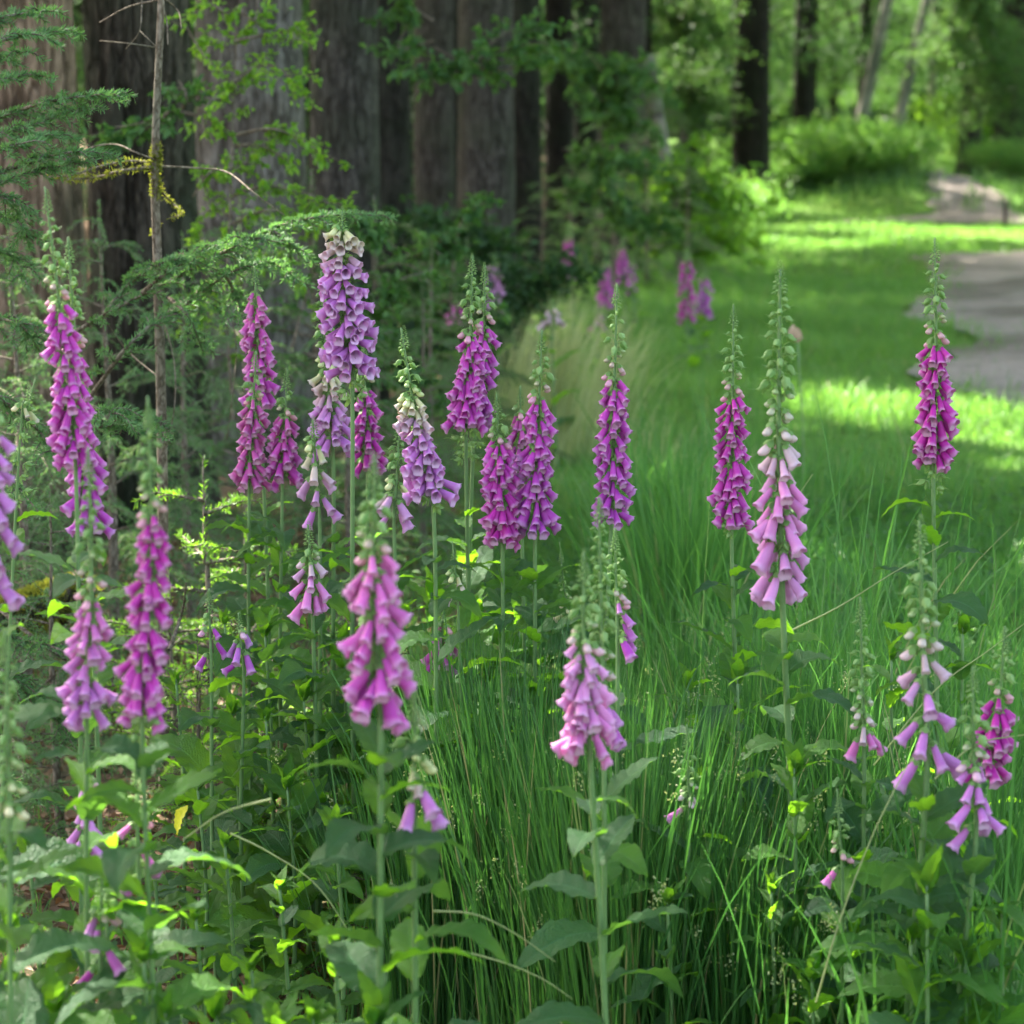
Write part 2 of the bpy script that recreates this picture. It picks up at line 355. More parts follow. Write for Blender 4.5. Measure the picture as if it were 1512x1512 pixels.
SUNPOLY = [[tuple(gnd(*p)[:2]) for p in poly] for poly in [
    [(1035, 308), (1230, 322), (1330, 336), (1500, 338), (1640, 340), (1640, 354), (1440, 356), (1330, 362), (1200, 374), (1060, 372)],
    [(1140, 596), (1215, 580), (1345, 592), (1480, 590), (1640, 640), (1560, 680), (1330, 646), (1170, 648)],
    [(1390, 676), (1640, 668), (1640, 712), (1440, 704)],
    [(1180, 560), (1260, 566), (1250, 574), (1190, 574)],
    [(1000, 520), (1090, 540), (1070, 560), (990, 545)],
    [(1480, 350), (1640, 352), (1640, 364), (1490, 362)],
]]
# crown leaves are cut away to let pools of sunlight onto the near plants: (x, y, radius) on the ground plane at about 0.8 m height
def sun_open(C, zref):
    k = (C[:, 2] - zref) / S[2]; gx = C[:, 0] - S[0] * k; gy = C[:, 1] - S[1] * k
    return gx, gy

# ------------------------------------------------------------------ grass (stuff)
rg = np.random.default_rng(5)
def side_val(x, y):
    yc = np.minimum(y, 36); return x + .25 - .02 * yc - .0062 * np.maximum(0, yc - 14) ** 2
def scatter(n, y0, y1, xpad=1.15, power=1.0):
    y = y0 + (y1 - y0) * rg.random(n) ** power; x = (rg.random(n) * 2 - 1) * y * T * xpad * 1.03; return x, y
track_all = (track1, track2)
def off_track(x, y):
    k = np.ones(len(x), bool)
    for i, tp in enumerate(track_all):
        k &= ~in_poly(x + rg.normal(0, .22, len(x)), y + rg.normal(0, .4, len(x)), tp)
    return k | in_poly(x, y, median)
def grass_layer(name, n, y0, y1, hmean, wd, mat, cond=None, bend=.7, seg=4, power=1.0, kind='stuff'):
    x, y = scatter(n, y0, y1, power=power); k = off_track(x, y)
    if cond is not None: k &= cond(x, y)
    x, y = x[k], y[k]; N = len(x)
    patch = .75 + .5 * np.sin(x * 1.7 + np.sin(y * 1.1) * 2) * np.sin(y * .9 + x * .5)
    h = hmean * np.clip(rg.normal(1, .28, N), .35, 1.9) * np.clip(patch, .5, 1.3)
    b = Buf(); blades(b, np.stack([x, y, hz(x, y) - .01], -1), h, rg.uniform(0, 2 * pi, N), np.abs(rg.normal(bend, bend * .45, N)), wd * rg.uniform(.6, 1.3, N), seg, 0, rg)
    return link(name, b.mesh(name, mat), kind=kind)
sv = side_val
grass_layer('meadow_grass', 90000, 4.5, 9.5, .13, .0045, M['meadow'], lambda x, y: sv(x, y) > rg.normal(.0, .25, len(x)), 1.0, 4)
grass_layer('meadow_grass', 150000, 9, 24, .13, .007, M['meadow'], lambda x, y: sv(x, y) > rg.normal(-.1, .35, len(x)), 1.0, 3)
grass_layer('meadow_grass', 110000, 22, 62, .13, .018, M['meadow'], lambda x, y: sv(x, y) > rg.normal(-.4, .5, len(x)), .9, 3)
grass_layer('tall_grass', 38000, 3.0, 8.0, .30, .0036, M['grass'], lambda x, y: (sv(x, y) > rg.normal(.25, .3, len(x))) & ((y < 4.6) | (x > y * .075 + rg.normal(0, .12, len(x)))), .7, 5, power=.8)
grass_layer('tall_grass', 14000, 5.2, 8.6, .36, .0055, M['grass'], lambda x, y: (sv(x, y) > .5) & (sv(x, y) < 1.9 + rg.normal(0, .25, len(x))), .6, 5, power=.8)
grass_layer('tall_grass', 6000, 2.7, 4.6, .62, .004, M['grass'], lambda x, y: x > .55 + rg.normal(0, .12, len(x)), .55, 6, power=1.0)
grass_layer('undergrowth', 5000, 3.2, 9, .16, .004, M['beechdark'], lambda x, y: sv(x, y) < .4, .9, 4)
grass_layer('verge_grass', 20000, 38, 60, .34, .03, M['farleaf'], lambda x, y: (x > 2.5) & (np.hypot((x - 7.5) / 4.2, (y - 46) / 4.5) < 1 + rg.normal(0, .1, len(x))), .7, 3)

x, y = scatter(3600, 4.2, 8.5); k = sv(x, y) > rg.normal(.3, .3, len(x)); x, y = x[k], y[k]; rep = 7; N = len(x) * rep
xx = np.repeat(x, rep); yy = np.repeat(y, rep); zz = hz(xx, yy) + rg.uniform(.02, .26, N) * np.repeat(rg.uniform(.3, 1.1, len(x)), rep); an = rg.uniform(0, 2 * pi, N)
b = Buf(); leafcloud(b, np.stack([xx + rg.normal(0, .02, N), yy + rg.normal(0, .02, N), zz], -1), np.stack([np.cos(an), np.sin(an), rg.uniform(-.2, .6, N)], -1), rg.normal(size=(N, 3)) * .3 + [0, 0, 1], rg.uniform(.02, .045, N), rg.uniform(.009, .02, N))
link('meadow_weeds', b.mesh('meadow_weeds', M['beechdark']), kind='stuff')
# leaf litter
x, y = scatter(16000, 3, 9); k = sv(x, y) < rg.normal(.3, .3, len(x)); x, y = x[k], y[k]; N = len(x)
b = Buf(); d = rg.normal(size=(N, 3)); d[:, 2] *= .25; nn = rg.normal(size=(N, 3)) * .45 + [0, 0, 1]
leafcloud(b, np.stack([x, y, hz(x, y) + rg.uniform(.004, .02, N)], -1), d, nn, rg.uniform(.02, .05, N), rg.uniform(.012, .025, N))
link('leaf_litter', b.mesh('leaf_litter', M['litter']), kind='stuff')

# ------------------------------------------------------------------ big trees
def trunk_mesh(name, base, top, r0, r1, mat, ridge=.0, n=40, k=40, seed=0, flare=.35):
    rr = np.random.default_rng(seed); b = Buf()
    base = np.asarray(base, float); top = np.asarray(top, float)
    t = np.linspace(0, 1, k); H = np.linalg.norm(top - base)
    P = base + (top - base) * t[:, None]
    P[:, 0] += .06 * H / 10 * np.sin(t * 5 + rr.random() * 6) * t; 
    R = r0 + (r1 - r0) * t; R = R * (1 + flare * np.exp(-t * H / .35))
    th = np.arange(n) / n * 2 * pi
    dsp = np.zeros((k, n))
    if ridge:
        for j in range(9):
            f = rr.integers(14, 34); dsp += np.sin(th[None] * f + rr.random() * 6 + 1.1 * np.sin(t[:, None] * H * rr.uniform(2.5, 7) + th[None] * rr.integers(1, 4) + rr.random() * 6)) * rr.uniform(.3, 1)
        dsp = -np.abs(dsp) * ridge / 4 - rr.random((k, n)) * ridge * .35
    dsp = dsp + .04 * r0 * np.sin(th[None] * 3 + 2 * t[:, None] + rr.random() * 6) + .03 * r0 * np.sin(th[None] * 2 + 9 * t[:, None])
    Rr = R[:, None] + dsp
    V = np.stack([P[:, 0:1] + Rr * np.cos(th), P[:, 1:2] + Rr * np.sin(th), np.broadcast_to(P[:, 2:3], Rr.shape)], -1)
    i = np.arange(k - 1)[:, None] * n; j = np.arange(n)[None]; j2 = (j + 1) % n
    b.add(V.reshape(-1, 3), np.stack([i + j, i + j2, i + n + j2, i + n + j], -1).reshape(-1, 4))
    return b, P
def crown_points(c, rx, ry, rz, n, rr, clumps=26, spread=.8):
    cc = unit(rr.normal(size=(clumps, 3))) * (rr.random((clumps, 1)) ** .45); cc = cc * [rx, ry, rz] + c
    k = rr.integers(0, clumps, n); p = cc[k] + rr.normal(size=(n, 3)) * spread * [1, 1, .45]
    return p, cc
def big_tree(px0, px1, d, mat, label, name='tall_tree', ridge=.012, crown=(4.2, 4.2, 3.4), hc=11.0, nleaf=5200, lean=0., seed=0, group='tall trunks of the forest edge', world=None, leafm='canopy', size=.26, clear=True, cat='tree', r=None, zc=None):
    rr = np.random.default_rng(seed + 100)
    if world is None:
        pc = at((px0 + px1) / 2, 200, d); rad = (px1 - px0) / 2 * d * 2 * T / 1512; x0 = pc[0]
    else: x0, d = world; rad = r
    base = np.array([x0, d, float(hz(x0, d)) - .05]); H = hc + crown[2] * .8
    o = link(name, None, loc=base, label=label, cat=cat, group=group)
    top = np.array([lean * H, 0, H])
    nleaf = int(nleaf * 1.7)
    bt, P = trunk_mesh('trunk', (0, 0, 0), top, rad * 1.04, rad * .35, mat, ridge, 110 if ridge > .01 else 40, 170 if ridge > .01 else 40, seed)
    link('trunk', bt.mesh('trunk', mat), o)
    c = np.array([lean * hc, 0, hc])
    p, cc = crown_points(c, *crown, nleaf, rr, spread=.75)
    bl = Buf()
    for q in cc[:14]:
        a = P[int(rr.uniform(.55, .9) * (len(P) - 1))]; mid = (a + q) / 2 + [0, 0, .3]
        tube(bl, smooth_path([a, mid, q], 6), np.linspace(.07, .015, 6), 5)
    link('limb', bl.mesh('limb', mat), o)
    if clear:  # crown leaves dropped wherever they would shade the chosen sun patches
        keep = np.ones(len(p), bool)
        wp = p + base
        gx, gy = sun_open(wp, 0.05)
        for sp in SUNPOLY: keep &= ~in_poly(gx, gy, sp)
        gx, gy = sun_open(wp, 0.7)
        for (ax, ay, ar) in POOLS: keep &= np.hypot(gx - ax, gy - ay) > ar
        p = p[keep]
    dd = rr.normal(size=p.shape); dd[:, 2] -= .3; nn = rr.normal(size=p.shape) * .5 + [0, 0, 1]
    bc = Buf(); leafcloud(bc, p, dd, nn, rr.uniform(.7, 1.3, len(p)) * size, rr.uniform(.7, 1.2, len(p)) * size * .65)
    link('crown', bc.mesh('crown', M[leafm]), o)
    return o
_r = np.random.default_rng(77)
POOLS = [(-.42, 2.5, .10), (-.25, 2.45, .09), (.05, 3.9, .16), (.45, 4.6, .22), (-.6, 3.3, .12), (.85, 3.5, .14), (1.0, 3.0, .12), (.75, 4.3, .2), (-1.0, 5.2, .3),
         (-.9, 6.9, .5), (.3, 7.6, .5), (.9, 6.0, .35), (-.35, 4.6, .16), (1.5, 5.4, .3), (.2, 3.2, .08), (.95, 7.4, .4), (-.15, 3.5, .09), (1.25, 4.2, .2), (1.6, 7.2, .4)]
POOLS += [(_r.uniform(-.8, .4), _r.uniform(2.3, 3.1), _r.uniform(.08, .17)) for _ in range(26)]
POOLS += [(_r.uniform(-.3, 1.3), _r.uniform(2.7, 4.6), _r.uniform(.08, .18)) for _ in range(44)]
POOLS += [(_r.uniform(-1.4, -.2), _r.uniform(4.2, 6.8), _r.uniform(.12, .3)) for _ in range(24)]
POOLS += [(_r.uniform(-1.3, 1.5), _r.uniform(2.3, 5.2), _r.uniform(.06, .16)) for _ in range(45)]
TREES = [
    (-75, 122, 8.0, 'bark_red', 'broad reddish brown trunk cut by the left edge of the photo', .020, 0),
    (128, 290, 8.6, 'bark_dark', 'wide dark trunk with deep vertical ridges behind the thin mossy sapling', .022, 1),
    (290, 452, 10.2, 'bark_grey', 'grey trunk paler on its left side, right of the deeply ridged one', .014, 2),
    (456, 560, 12.0, 'bark_mid', 'brown trunk rising above the tallest lilac foxglove', .012, 3),
    (612, 672, 17.0, 'bark_mid', 'slim grey-brown trunk right of the narrow dark gap', .008, 4),
    (678, 762, 16.0, 'bark_mid', 'brown trunk behind the hanging spray of green leaves', .008, 5),
    (886, 958, 24.0, 'bark_mid', 'last trunk of the forest edge above the dark leafy bush', .008, 6),
]
for (a, c_, d, mt, lb, rid, sd) in TREES:
    big_tree(a, c_, d, M[mt], lb, ridge=rid, seed=sd)
for k_, (a, c_, d, lb) in enumerate([(550, 606, 14.5, 'dark trunk just left of the slim grey-brown one'), (752, 800, 19.5, 'very dark trunk just right of the one with the hanging spray'), (640, 690, 22., 'shaded trunk peeping between the slim and the spray trunk'), (806, 850, 25., 'dark trunk behind the dark leafy branch'), (846, 884, 29., 'shaded trunk just left of the last edge trunk'), (520, 560, 21., 'dark trunk showing right of the brown one above the lilac foxglove'), (716, 742, 27., 'farthest shaded trunk behind the hanging spray')]):
    big_tree(a, c_, d, M['bark_shade_dark'], lb, ridge=.006, seed=20 + k_, nleaf=3000, hc=12)
# trees beyond and beside the meadow
for k_, (a, c_, d, ln, mt, lb, nm) in enumerate([
    (1083, 1138, 41., .0, 'bark_shade_dark', 'dark thick trunk standing at the left of the bushy bank beyond the meadow', 'tall_tree'),
    (1248, 1266, 47., .19, 'birch', 'leaning pale trunk, left one of the pair behind the bank', 'birch_tree'),
    (1301, 1318, 48., .21, 'birch', 'leaning pale trunk, right one of the pair behind the bank', 'birch_tree'),
    (1468, 1530, 55., .0, 'bark_shade_dark', 'brown trunk at the right edge beyond the curving track', 'tall_tree'),
    (1368, 1380, 70., .0, 'birch', 'thin pale stem far off above the curving track', 'birch_tree'),
    (1432, 1446, 60., -.02, 'birch', 'thin grey stem beside the green bush above the track', 'birch_tree'),
    (1188, 1204, 60., .0, 'bark_shade_dark', 'slim dark trunk between the thick one and the leaning pair', 'tall_tree'),
]):
    big_tree(a, c_, d, M[mt], lb, nm, ridge=.0, seed=40 + k_, hc=11.5, nleaf=7000, size=.18, lean=ln, group='trees beyond the meadow')
# large trees added around the meadow, mostly unseen, to cast its shade
for k_, (wx, wy, hh) in enumerate([(9.5, 26, 12), (12.5, 36, 12), (-4.2, 10.5, 11), (-5.5, 14, 11), (-7, 12, 12), (-4.5, 18, 12), (-7.5, 19, 13), (-1.5, 31, 12), (2., 36, 12), (-4, 25, 12), (14.5, 45, 13), (13.2, 18.5, 11.5), (10.6, 52, 12), (4.5, 57, 12), (8.5, 66, 12), (4., 49, 12), (7.5, 58, 12)]):
    big_tree(0, 0, 0, M['bark_shade_dark'], 'tall tree added for its shade, ' + ['right of the near bend of the gravel track', 'right of the sunlit grass band', 'left of the reddish trunk, behind the boughs', 'outside the left edge, beyond the reddish trunk', 'far out left, behind the first row', 'left, in the third row of the wood', 'far out left, in the third row', 'behind the last trunk of the forest edge', 'behind the broken birch', 'left, in the fifth row of the wood', 'far right, beyond the sunlit band', 'right of the long grey stretch of track', 'far right, behind the curving track', 'behind the bushy bank, left of the pale pair', 'behind the bushy bank, under the pale pair', 'just behind the thick dark trunk', 'behind the middle of the bushy bank'][k_], ridge=.004, seed=70 + k_, world=(wx, wy), r=.26, hc=hh, crown=(4.8, 4.8, 3.), nleaf=6500, group='trees added to cast shade')

# broken white birch leaning at the meadow edge
b = Buf(); P = smooth_path([at(1014, 265, 23), at(996, 200, 23), at(976, 130, 23), at(958, 82, 23)], 14)
P[:, 2] = np.linspace(P[0, 2] - 1.0, P[-1, 2], 14); tube(b, P - P[0], np.linspace(.075, .06, 14), 14)
o = link('birch_snag', None, loc=P[0], label='broken pale birch trunk leaning at the edge of the wood', cat='dead tree')
link('trunk', b.mesh('trunk', M['birch']), o)

# ------------------------------------------------------------------ far woodland
rr = np.random.default_rng(9)
def bush_mesh(n, rx, rz, size, mat, seed, low=.15, clumps=30, spread=.16):
    q = np.random.default_rng(seed); c = np.array([0, 0, rz * .5 + low])
    cc = unit(q.normal(size=(clumps, 3))) * (q.random((clumps, 1)) ** .4) * [rx, rx, rz * .55] + c
    k = q.integers(0, clumps, n); p = cc[k] + q.normal(size=(n, 3)) * spread * rx * [1, 1, .5]
    p[:, 2] = np.maximum(p[:, 2], .03)
    dd = q.normal(size=p.shape) + (p - c) * .8 / rx; nn = q.normal(size=p.shape) * .5 + [0, 0, 1]
    b = Buf(); leafcloud(b, p, dd, nn, q.uniform(.7, 1.3, n) * size, q.uniform(.7, 1.2, n) * size * .6)
    w_ = Buf()
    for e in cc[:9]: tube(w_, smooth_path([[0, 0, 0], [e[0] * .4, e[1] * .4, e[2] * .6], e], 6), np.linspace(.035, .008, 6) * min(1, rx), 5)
    return b.mesh('foliage', mat), w_.mesh('stem', M['bark_shade_dark'])
def tree_low(seed, mat, rx=2.6, H=8.0, n=9500, size=.105, z0=1.4):
    q = np.random.default_rng(seed); cl = 60
    cc = unit(q.normal(size=(cl, 3))) * (q.random((cl, 1)) ** .4) * [rx, rx, (H - z0) / 2] + [0, 0, (H + z0) / 2]
    k = q.integers(0, cl, n); p = cc[k] + q.normal(size=(n, 3)) * .42 * [1.1, 1.1, .4]
    dd = q.normal(size=p.shape); dd[:, 2] -= .5; nn = q.normal(size=p.shape) * .5 + [0, 0, 1]
    b = Buf(); leafcloud(b, p, dd, nn, q.uniform(.7, 1.3, n) * size, q.uniform(.7, 1.2, n) * size * .6)
    tb, P = trunk_mesh('trunk', (0, 0, -.1), (0, 0, H * .8), .16, .05, M['bark_shade_dark'], 0, 12, 14, seed)
    for e in cc[:16]:
        a = P[int(q.uniform(.25, .8) * (len(P) - 1))]; tube(tb, smooth_path([a, (a + e) / 2 + [0, 0, .1], e], 5), np.linspace(.04, .01, 5), 4)
    return b.mesh('crown', mat), tb.mesh('trunk', M['bark_shade_dark'])
protos = [tree_low(301, M['farleaf']), tree_low(302, M['farleaf2']), tree_low(303, M['farleaf'], 3.2, 9, 10000, .115, .8), tree_low(304, M['farleaf2'], 2.4, 9, 9500, .10, .5)]
plabel = ['light green tree', 'dark green tree', 'wide light green tree', 'dark tree leafy to the ground']
cnt = 0
def landmark(px):
    for lim, t in [(-200, 'far outside the left edge'), (0, 'just past the left edge'), (125, 'behind the reddish trunk'), (290, 'behind the ridged trunk'), (452, 'behind the grey trunk'), (600, 'behind the brown trunk above the lilac foxglove'), (700, 'behind the slim grey-brown trunk'), (800, 'behind the trunk with the hanging spray'),
                   (885, 'in the gap before the last edge trunk'), (960, 'behind the last trunk of the forest edge'), (1030, 'behind the broken birch'), (1085, 'left of the thick dark trunk'), (1140, 'behind the thick dark trunk'), (1200, 'right of the thick dark trunk'), (1245, 'left of the leaning pale pair'), (1300, 'between the leaning pale pair'),
                   (1350, 'right of the leaning pale pair'), (1420, 'where the far track vanishes'), (1470, 'right of the far track'), (1520, 'at the right edge behind the brown trunk')]:
        if px < lim: return t
    return 'past the right edge'
for row, (yy, stepx) in enumerate([(50, 0), (58, 3.0), (66, 3.4), (76, 3.6), (88, 4.2), (102, 5.0)]):
    if row == 0: continue
    x0, x1 = -.05 * yy - 4, yy * T * 1.25 + 2
    xx = x0
    while xx < x1:
        px = 756 + xx / yy / T * 756 
        y_ = yy + rr.uniform(-3, 3)
        keep = not (1345 < px < 1500 and yy < 72)          # the track and its opening
        if keep:
            k_ = rr.integers(0, 4) if row > 1 else rr.choice([0, 0, 1, 2]); s_ = rr.uniform(.85, 1.25)
            o = link('woodland_tree', None, loc=(xx, y_, float(hz(xx, y_))), rot=(0, 0, rr.uniform(0, 6.28)), scale=s_, label=plabel[k_] + ', ' + landmark(px) + ', ' + ['nearest row', 'second row', 'middle row', 'fourth row', 'rearmost row'][row - 1], cat='tree', group='trees of the far wood')
            link('crown', protos[k_][0], o); link('trunk', protos[k_][1], o); cnt += 1
        xx += stepx * rr.uniform(.7, 1.3)
# dark conifers and shade trees behind the left trunks
for yy in (24, 28, 33, 38, 44, 50):
    xx = -.25 * yy - 1
    lim = {24: -.8, 28: .4, 33: 1.2, 38: 2.0, 44: 2.6, 50: 3.0}[yy]
    while xx < lim:
        k_ = 3 if rr.random() < .6 else 1
        y_ = yy + rr.uniform(-1.5, 1.5)
        o = link('shade_tree', None, loc=(xx, y_, float(hz(xx, y_))), rot=(0, 0, rr.uniform(0, 6.28)), scale=rr.uniform(.8, 1.1), label='shaded leafy tree ' + landmark(756 + xx / yy / T * 756) + ', ' + {24: 'nearest', 28: 'second', 33: 'third', 38: 'fourth', 44: 'fifth', 50: 'rearmost'}[yy] + ' row', cat='tree', group='shade trees behind the trunks')
        link('crown', protos[k_][0], o); link('trunk', protos[k_][1], o)
        xx += rr.uniform(1.8, 2.8)
# far-off mass of woodland that closes the view
n = 60000; x = rr.uniform(-45, 60, n); y = rr.uniform(108, 124, n); z = hz(x, y) + rr.uniform(0, 15, n)
b = Buf(); leafcloud(b, np.stack([x, y, z], -1), rr.normal(size=(n, 3)), rr.normal(size=(n, 3)), rr.uniform(.4, .9, n), rr.uniform(.3, .6, n))
link('far_woodland', b.mesh('far_woodland', M['farleaf']), kind='stuff')

def place_bush(px, d, proto, label, s=1., name='bush', group=None, dz=0):
    p = ground_row(px, d); o = link(name, None, loc=p, scale=s, rot=(0, 0, random.Random(px).uniform(0, 6)), label=label, cat='bush', group=group)
    link('foliage', proto[0], o); link('stem', proto[1], o); return o
bA = bush_mesh(7000, 1.4, 1.2, .09, M['meadow'], 401, spread=.24); bB = bush_mesh(5200, 1.0, 1.7, .09, M['shrub_shade_dark'], 402); bC = bush_mesh(4200, .9, 1.0, .07, M['beech'], 403)
for px, d, s, lb in [(1110, 44, .6, 'behind the thick dark trunk'), (1150, 45, .8, 'just right of the thick dark trunk'), (1195, 46, .8, 'midway from the thick trunk to the pale pair'), (1240, 45, .75, 'below the left leaning pale trunk'), (1285, 46, .8, 'below the right leaning pale trunk'), (1325, 47, .7, 'beside the curving far track')]:
    place_bush(px, d, bA, 'soft light green bush on the bank, ' + lb, s, group='bushes on the bank')
place_bush(1430, 58, bC, 'rounded bright green bush beside the far end of the track', 1.6)
place_bush(1500, 50, bA, 'light green bush at the right edge above the track', .7)
place_bush(1040, 36, bA, 'light green bush at the foot of the thick dark trunk', .6)
place_bush(1010, 31, bA, 'pale green bush under the broken birch', .7)
place_bush(700, 12, bB, 'dark bush behind the foxglove with two tips', .6)

# ------------------------------------------------------------------ conifer saplings
def spruce_branch(bw, bn, P, rr, twigs=True, nl=.014, dens=850, wr=.004, tw_len=.13, flat=.35, nw=.0021):
    P = np.asarray(P); L = np.linalg.norm(np.diff(P, axis=0), axis=1).sum()
    K = max(6, int(L / .035)); Q = smooth_path(P, K); tube(bw, Q, np.linspace(wr, wr * .3, K), 5)
    def nd(Q2):
        l2 = np.linalg.norm(np.diff(Q2, axis=0), axis=1).sum(); n = max(8, int(l2 * dens))
        t = rr.random(n) * (len(Q2) - 1.001); i = t.astype(int); f = (t - i)[:, None]; p = Q2[i] * (1 - f) + Q2[i + 1] * f; tg = unit(Q2[i + 1] - Q2[i])
        s_ = np.cross(tg, rr.normal(size=(n, 3)) * [1, 1, 1]); d = unit(tg * .75 + unit(s_) * rr.uniform(.7, 1.15, (n, 1)) + [0, 0, .12])
        needles(bn, p, d, rr.uniform(.75, 1.15, n) * nl, nw, 0, rr)
    nd(Q[int(K * .15):])
    if twigs:
        for j in range(2, K - 1):
            if rr.random() < .22: continue
            f = j / K; ln = tw_len * (1 - f) ** .6 * rr.uniform(.65, 1.15) + .02
            for sg in (-1, 1):
                if rr.random() < .2: continue
                tg = unit(Q[min(j + 1, K - 1)] - Q[j - 1]); sd = unit(np.cross(tg, [0, 0, 1.])) * sg
                d = unit(tg * .9 + sd * .8 + rr.normal(size=3) * .1 + [0, 0, -.08])
                E = [Q[j], Q[j] + d * ln * .5 + [0, 0, .004], Q[j] + d * ln + [0, 0, -.02 * ln / .1]]
                q = smooth_path(E, 6); tube(bw, q, np.linspace(wr * .4, wr * .2, 6), 4); nd(q)
def spruce_mesh(seed, H, spread, nb, nmat, droop=.15, tw=.12, z0=.08, nl=.013, dens=600):
    rr = np.random.default_rng(seed); tw_ = Buf(); bw = Buf(); bn = Buf()
    tp = smooth_path([[0, 0, 0], [.01 * H, 0, H * .5], [0, .01, H]], 14); tube(tw_, tp, np.linspace(.012 * H + .004, .002, 14), 8)
    for k in range(nb):
        f = (k + rr.random()) / nb; z = z0 + (H - z0) * f; a = k * 2.4 + rr.uniform(-.4, .4); L = spread * (1 - f) ** .75 * rr.uniform(.75, 1.15) + .05
        d = np.array([cos(a), sin(a), 0]); P = [np.array([0, 0, z]), np.array([0, 0, z]) + d * L * .5 + [0, 0, .08 * L], np.array([0, 0, z]) + d * L + [0, 0, -droop * L]]
        spruce_branch(bw, bn, P, rr, True, nl, dens, .004, tw, nw=.0019)
    spruce_branch(bw, bn, [[0, 0, H * .8], [0, 0, H * .9], [0, .005, H + .06]], rr, False, nl, dens)
    return tw_.mesh('trunk', M['twig']), bw.mesh('branch', M['twig']), bn.mesh('needles', nmat)
spA = spruce_mesh(11, 1.2, .55, 30, M['needle'], .2); spB = spruce_mesh(12, .55, .3, 18, M['needle_new'], -.15, .08, .05); spC = spruce_mesh(13, 1.6, .7, 34, M['needle'], .3, .15)
spD = spruce_mesh(14, .9, .45, 24, M['beechdark'], .1, .12, nl=.018, dens=500)
def place_spruce(px, d, pr, label, s=1., rz=0., group=None, name='young_spruce', ytop=None):
    p = ground_row(px, d)
    o = link(name, None, loc=p, rot=(0, 0, rz), scale=s, label=label, cat='young conifer', group=group)
    link('trunk', pr[0], o); br = link('branch', pr[1], o); link('needles', pr[2], br); return o
G1 = 'young spruces under the forest edge'
for px, d, pr, s, rz, lb in [
    (40, 5.4, spC, .78, 0, 'dark spruce behind the tall purple foxglove at the left edge'),
    (170, 5.9, spC, .80, 1, 'dark spruce behind the two deep magenta spikes at left'),
    (-40, 6.2, spC, .95, 2, 'dark spruce cut by the left edge'),
    (285, 6.4, spC, .74, 3, 'dark spruce left of the pair of muted pink foxgloves'),
    (90, 4.6, spA, .62, 4, 'low dark spruce beside the mossy log'),
    (10, 4.2, spA, .6, 5, 'low dark spruce at the left edge above the leaf litter'),
    (365, 7.2, spA, 1.05, 0, 'dark green spruce behind the muted pink foxgloves'),
    (470, 7.6, spD, 1.45, 1, 'soft green sapling behind the tallest lilac foxglove'),
    (560, 8.0, spD, 1.35, 2, 'soft green sapling between the lilac and the cream-tipped foxglove'),
    (640, 8.6, spD, 1.15, 3, 'soft green sapling behind the cream-tipped leaning foxglove'),
    (520, 6.6, spA, .85, 4, 'low spruce behind the tallest lilac foxglove'),
    (625, 7.4, spA, .8, 5, 'low spruce behind the leaning cream-tipped foxglove'),
    (690, 10., spD, 1.1, 6, 'arching green sapling at the foot of the slim trunk'),
    (905, 21, spA, 1.7, 1, 'loose young conifer below the last trunk of the forest edge'),
    (955, 22, spD, 2.2, 2, 'loose young conifer at the meadow rim beside the last trunk'),
    (845, 20, spD, 1.4, 3, 'loose young conifer between the dark trunks and the distant foxgloves'),
    (1015, 21.5, spA, 1.1, 2, 'small dark conifer at the foot of the broken birch'),
    (1045, 26, spD, 1.7, 1, 'low soft conifer where the meadow meets the wood'),
    (1000, 24, spD, 1.9, 5, 'low conifer spreading under the broken birch'),
    (800, 18, spA, 1.0, 5, 'low dark conifer at the foot of the slim trunks'),
    (312, 4.7, spB, 1.35, 0, 'bright green little spruce with an upright leader shoot'),
    (262, 4.6, spB, 1.0, 1.3, 'small bright green spruce beside the thin dark sapling stem'),
    (375, 4.9, spB, 1.1, 2.2, 'small bright green spruce below the muted pink foxgloves'),
    (300, 4.1, spB, .9, 4, 'low bright green spruce among foxglove leaves'),
    (440, 3.9, spB, .6, 5, 'tiny spruce seedling below the big dark foxglove leaves'),
    (545, 3.7, spB, .5, 3, 'tiny spruce seedling left of the rush clumps'),
]:
    place_spruce(px, d, pr, lb, s, rz, G1)

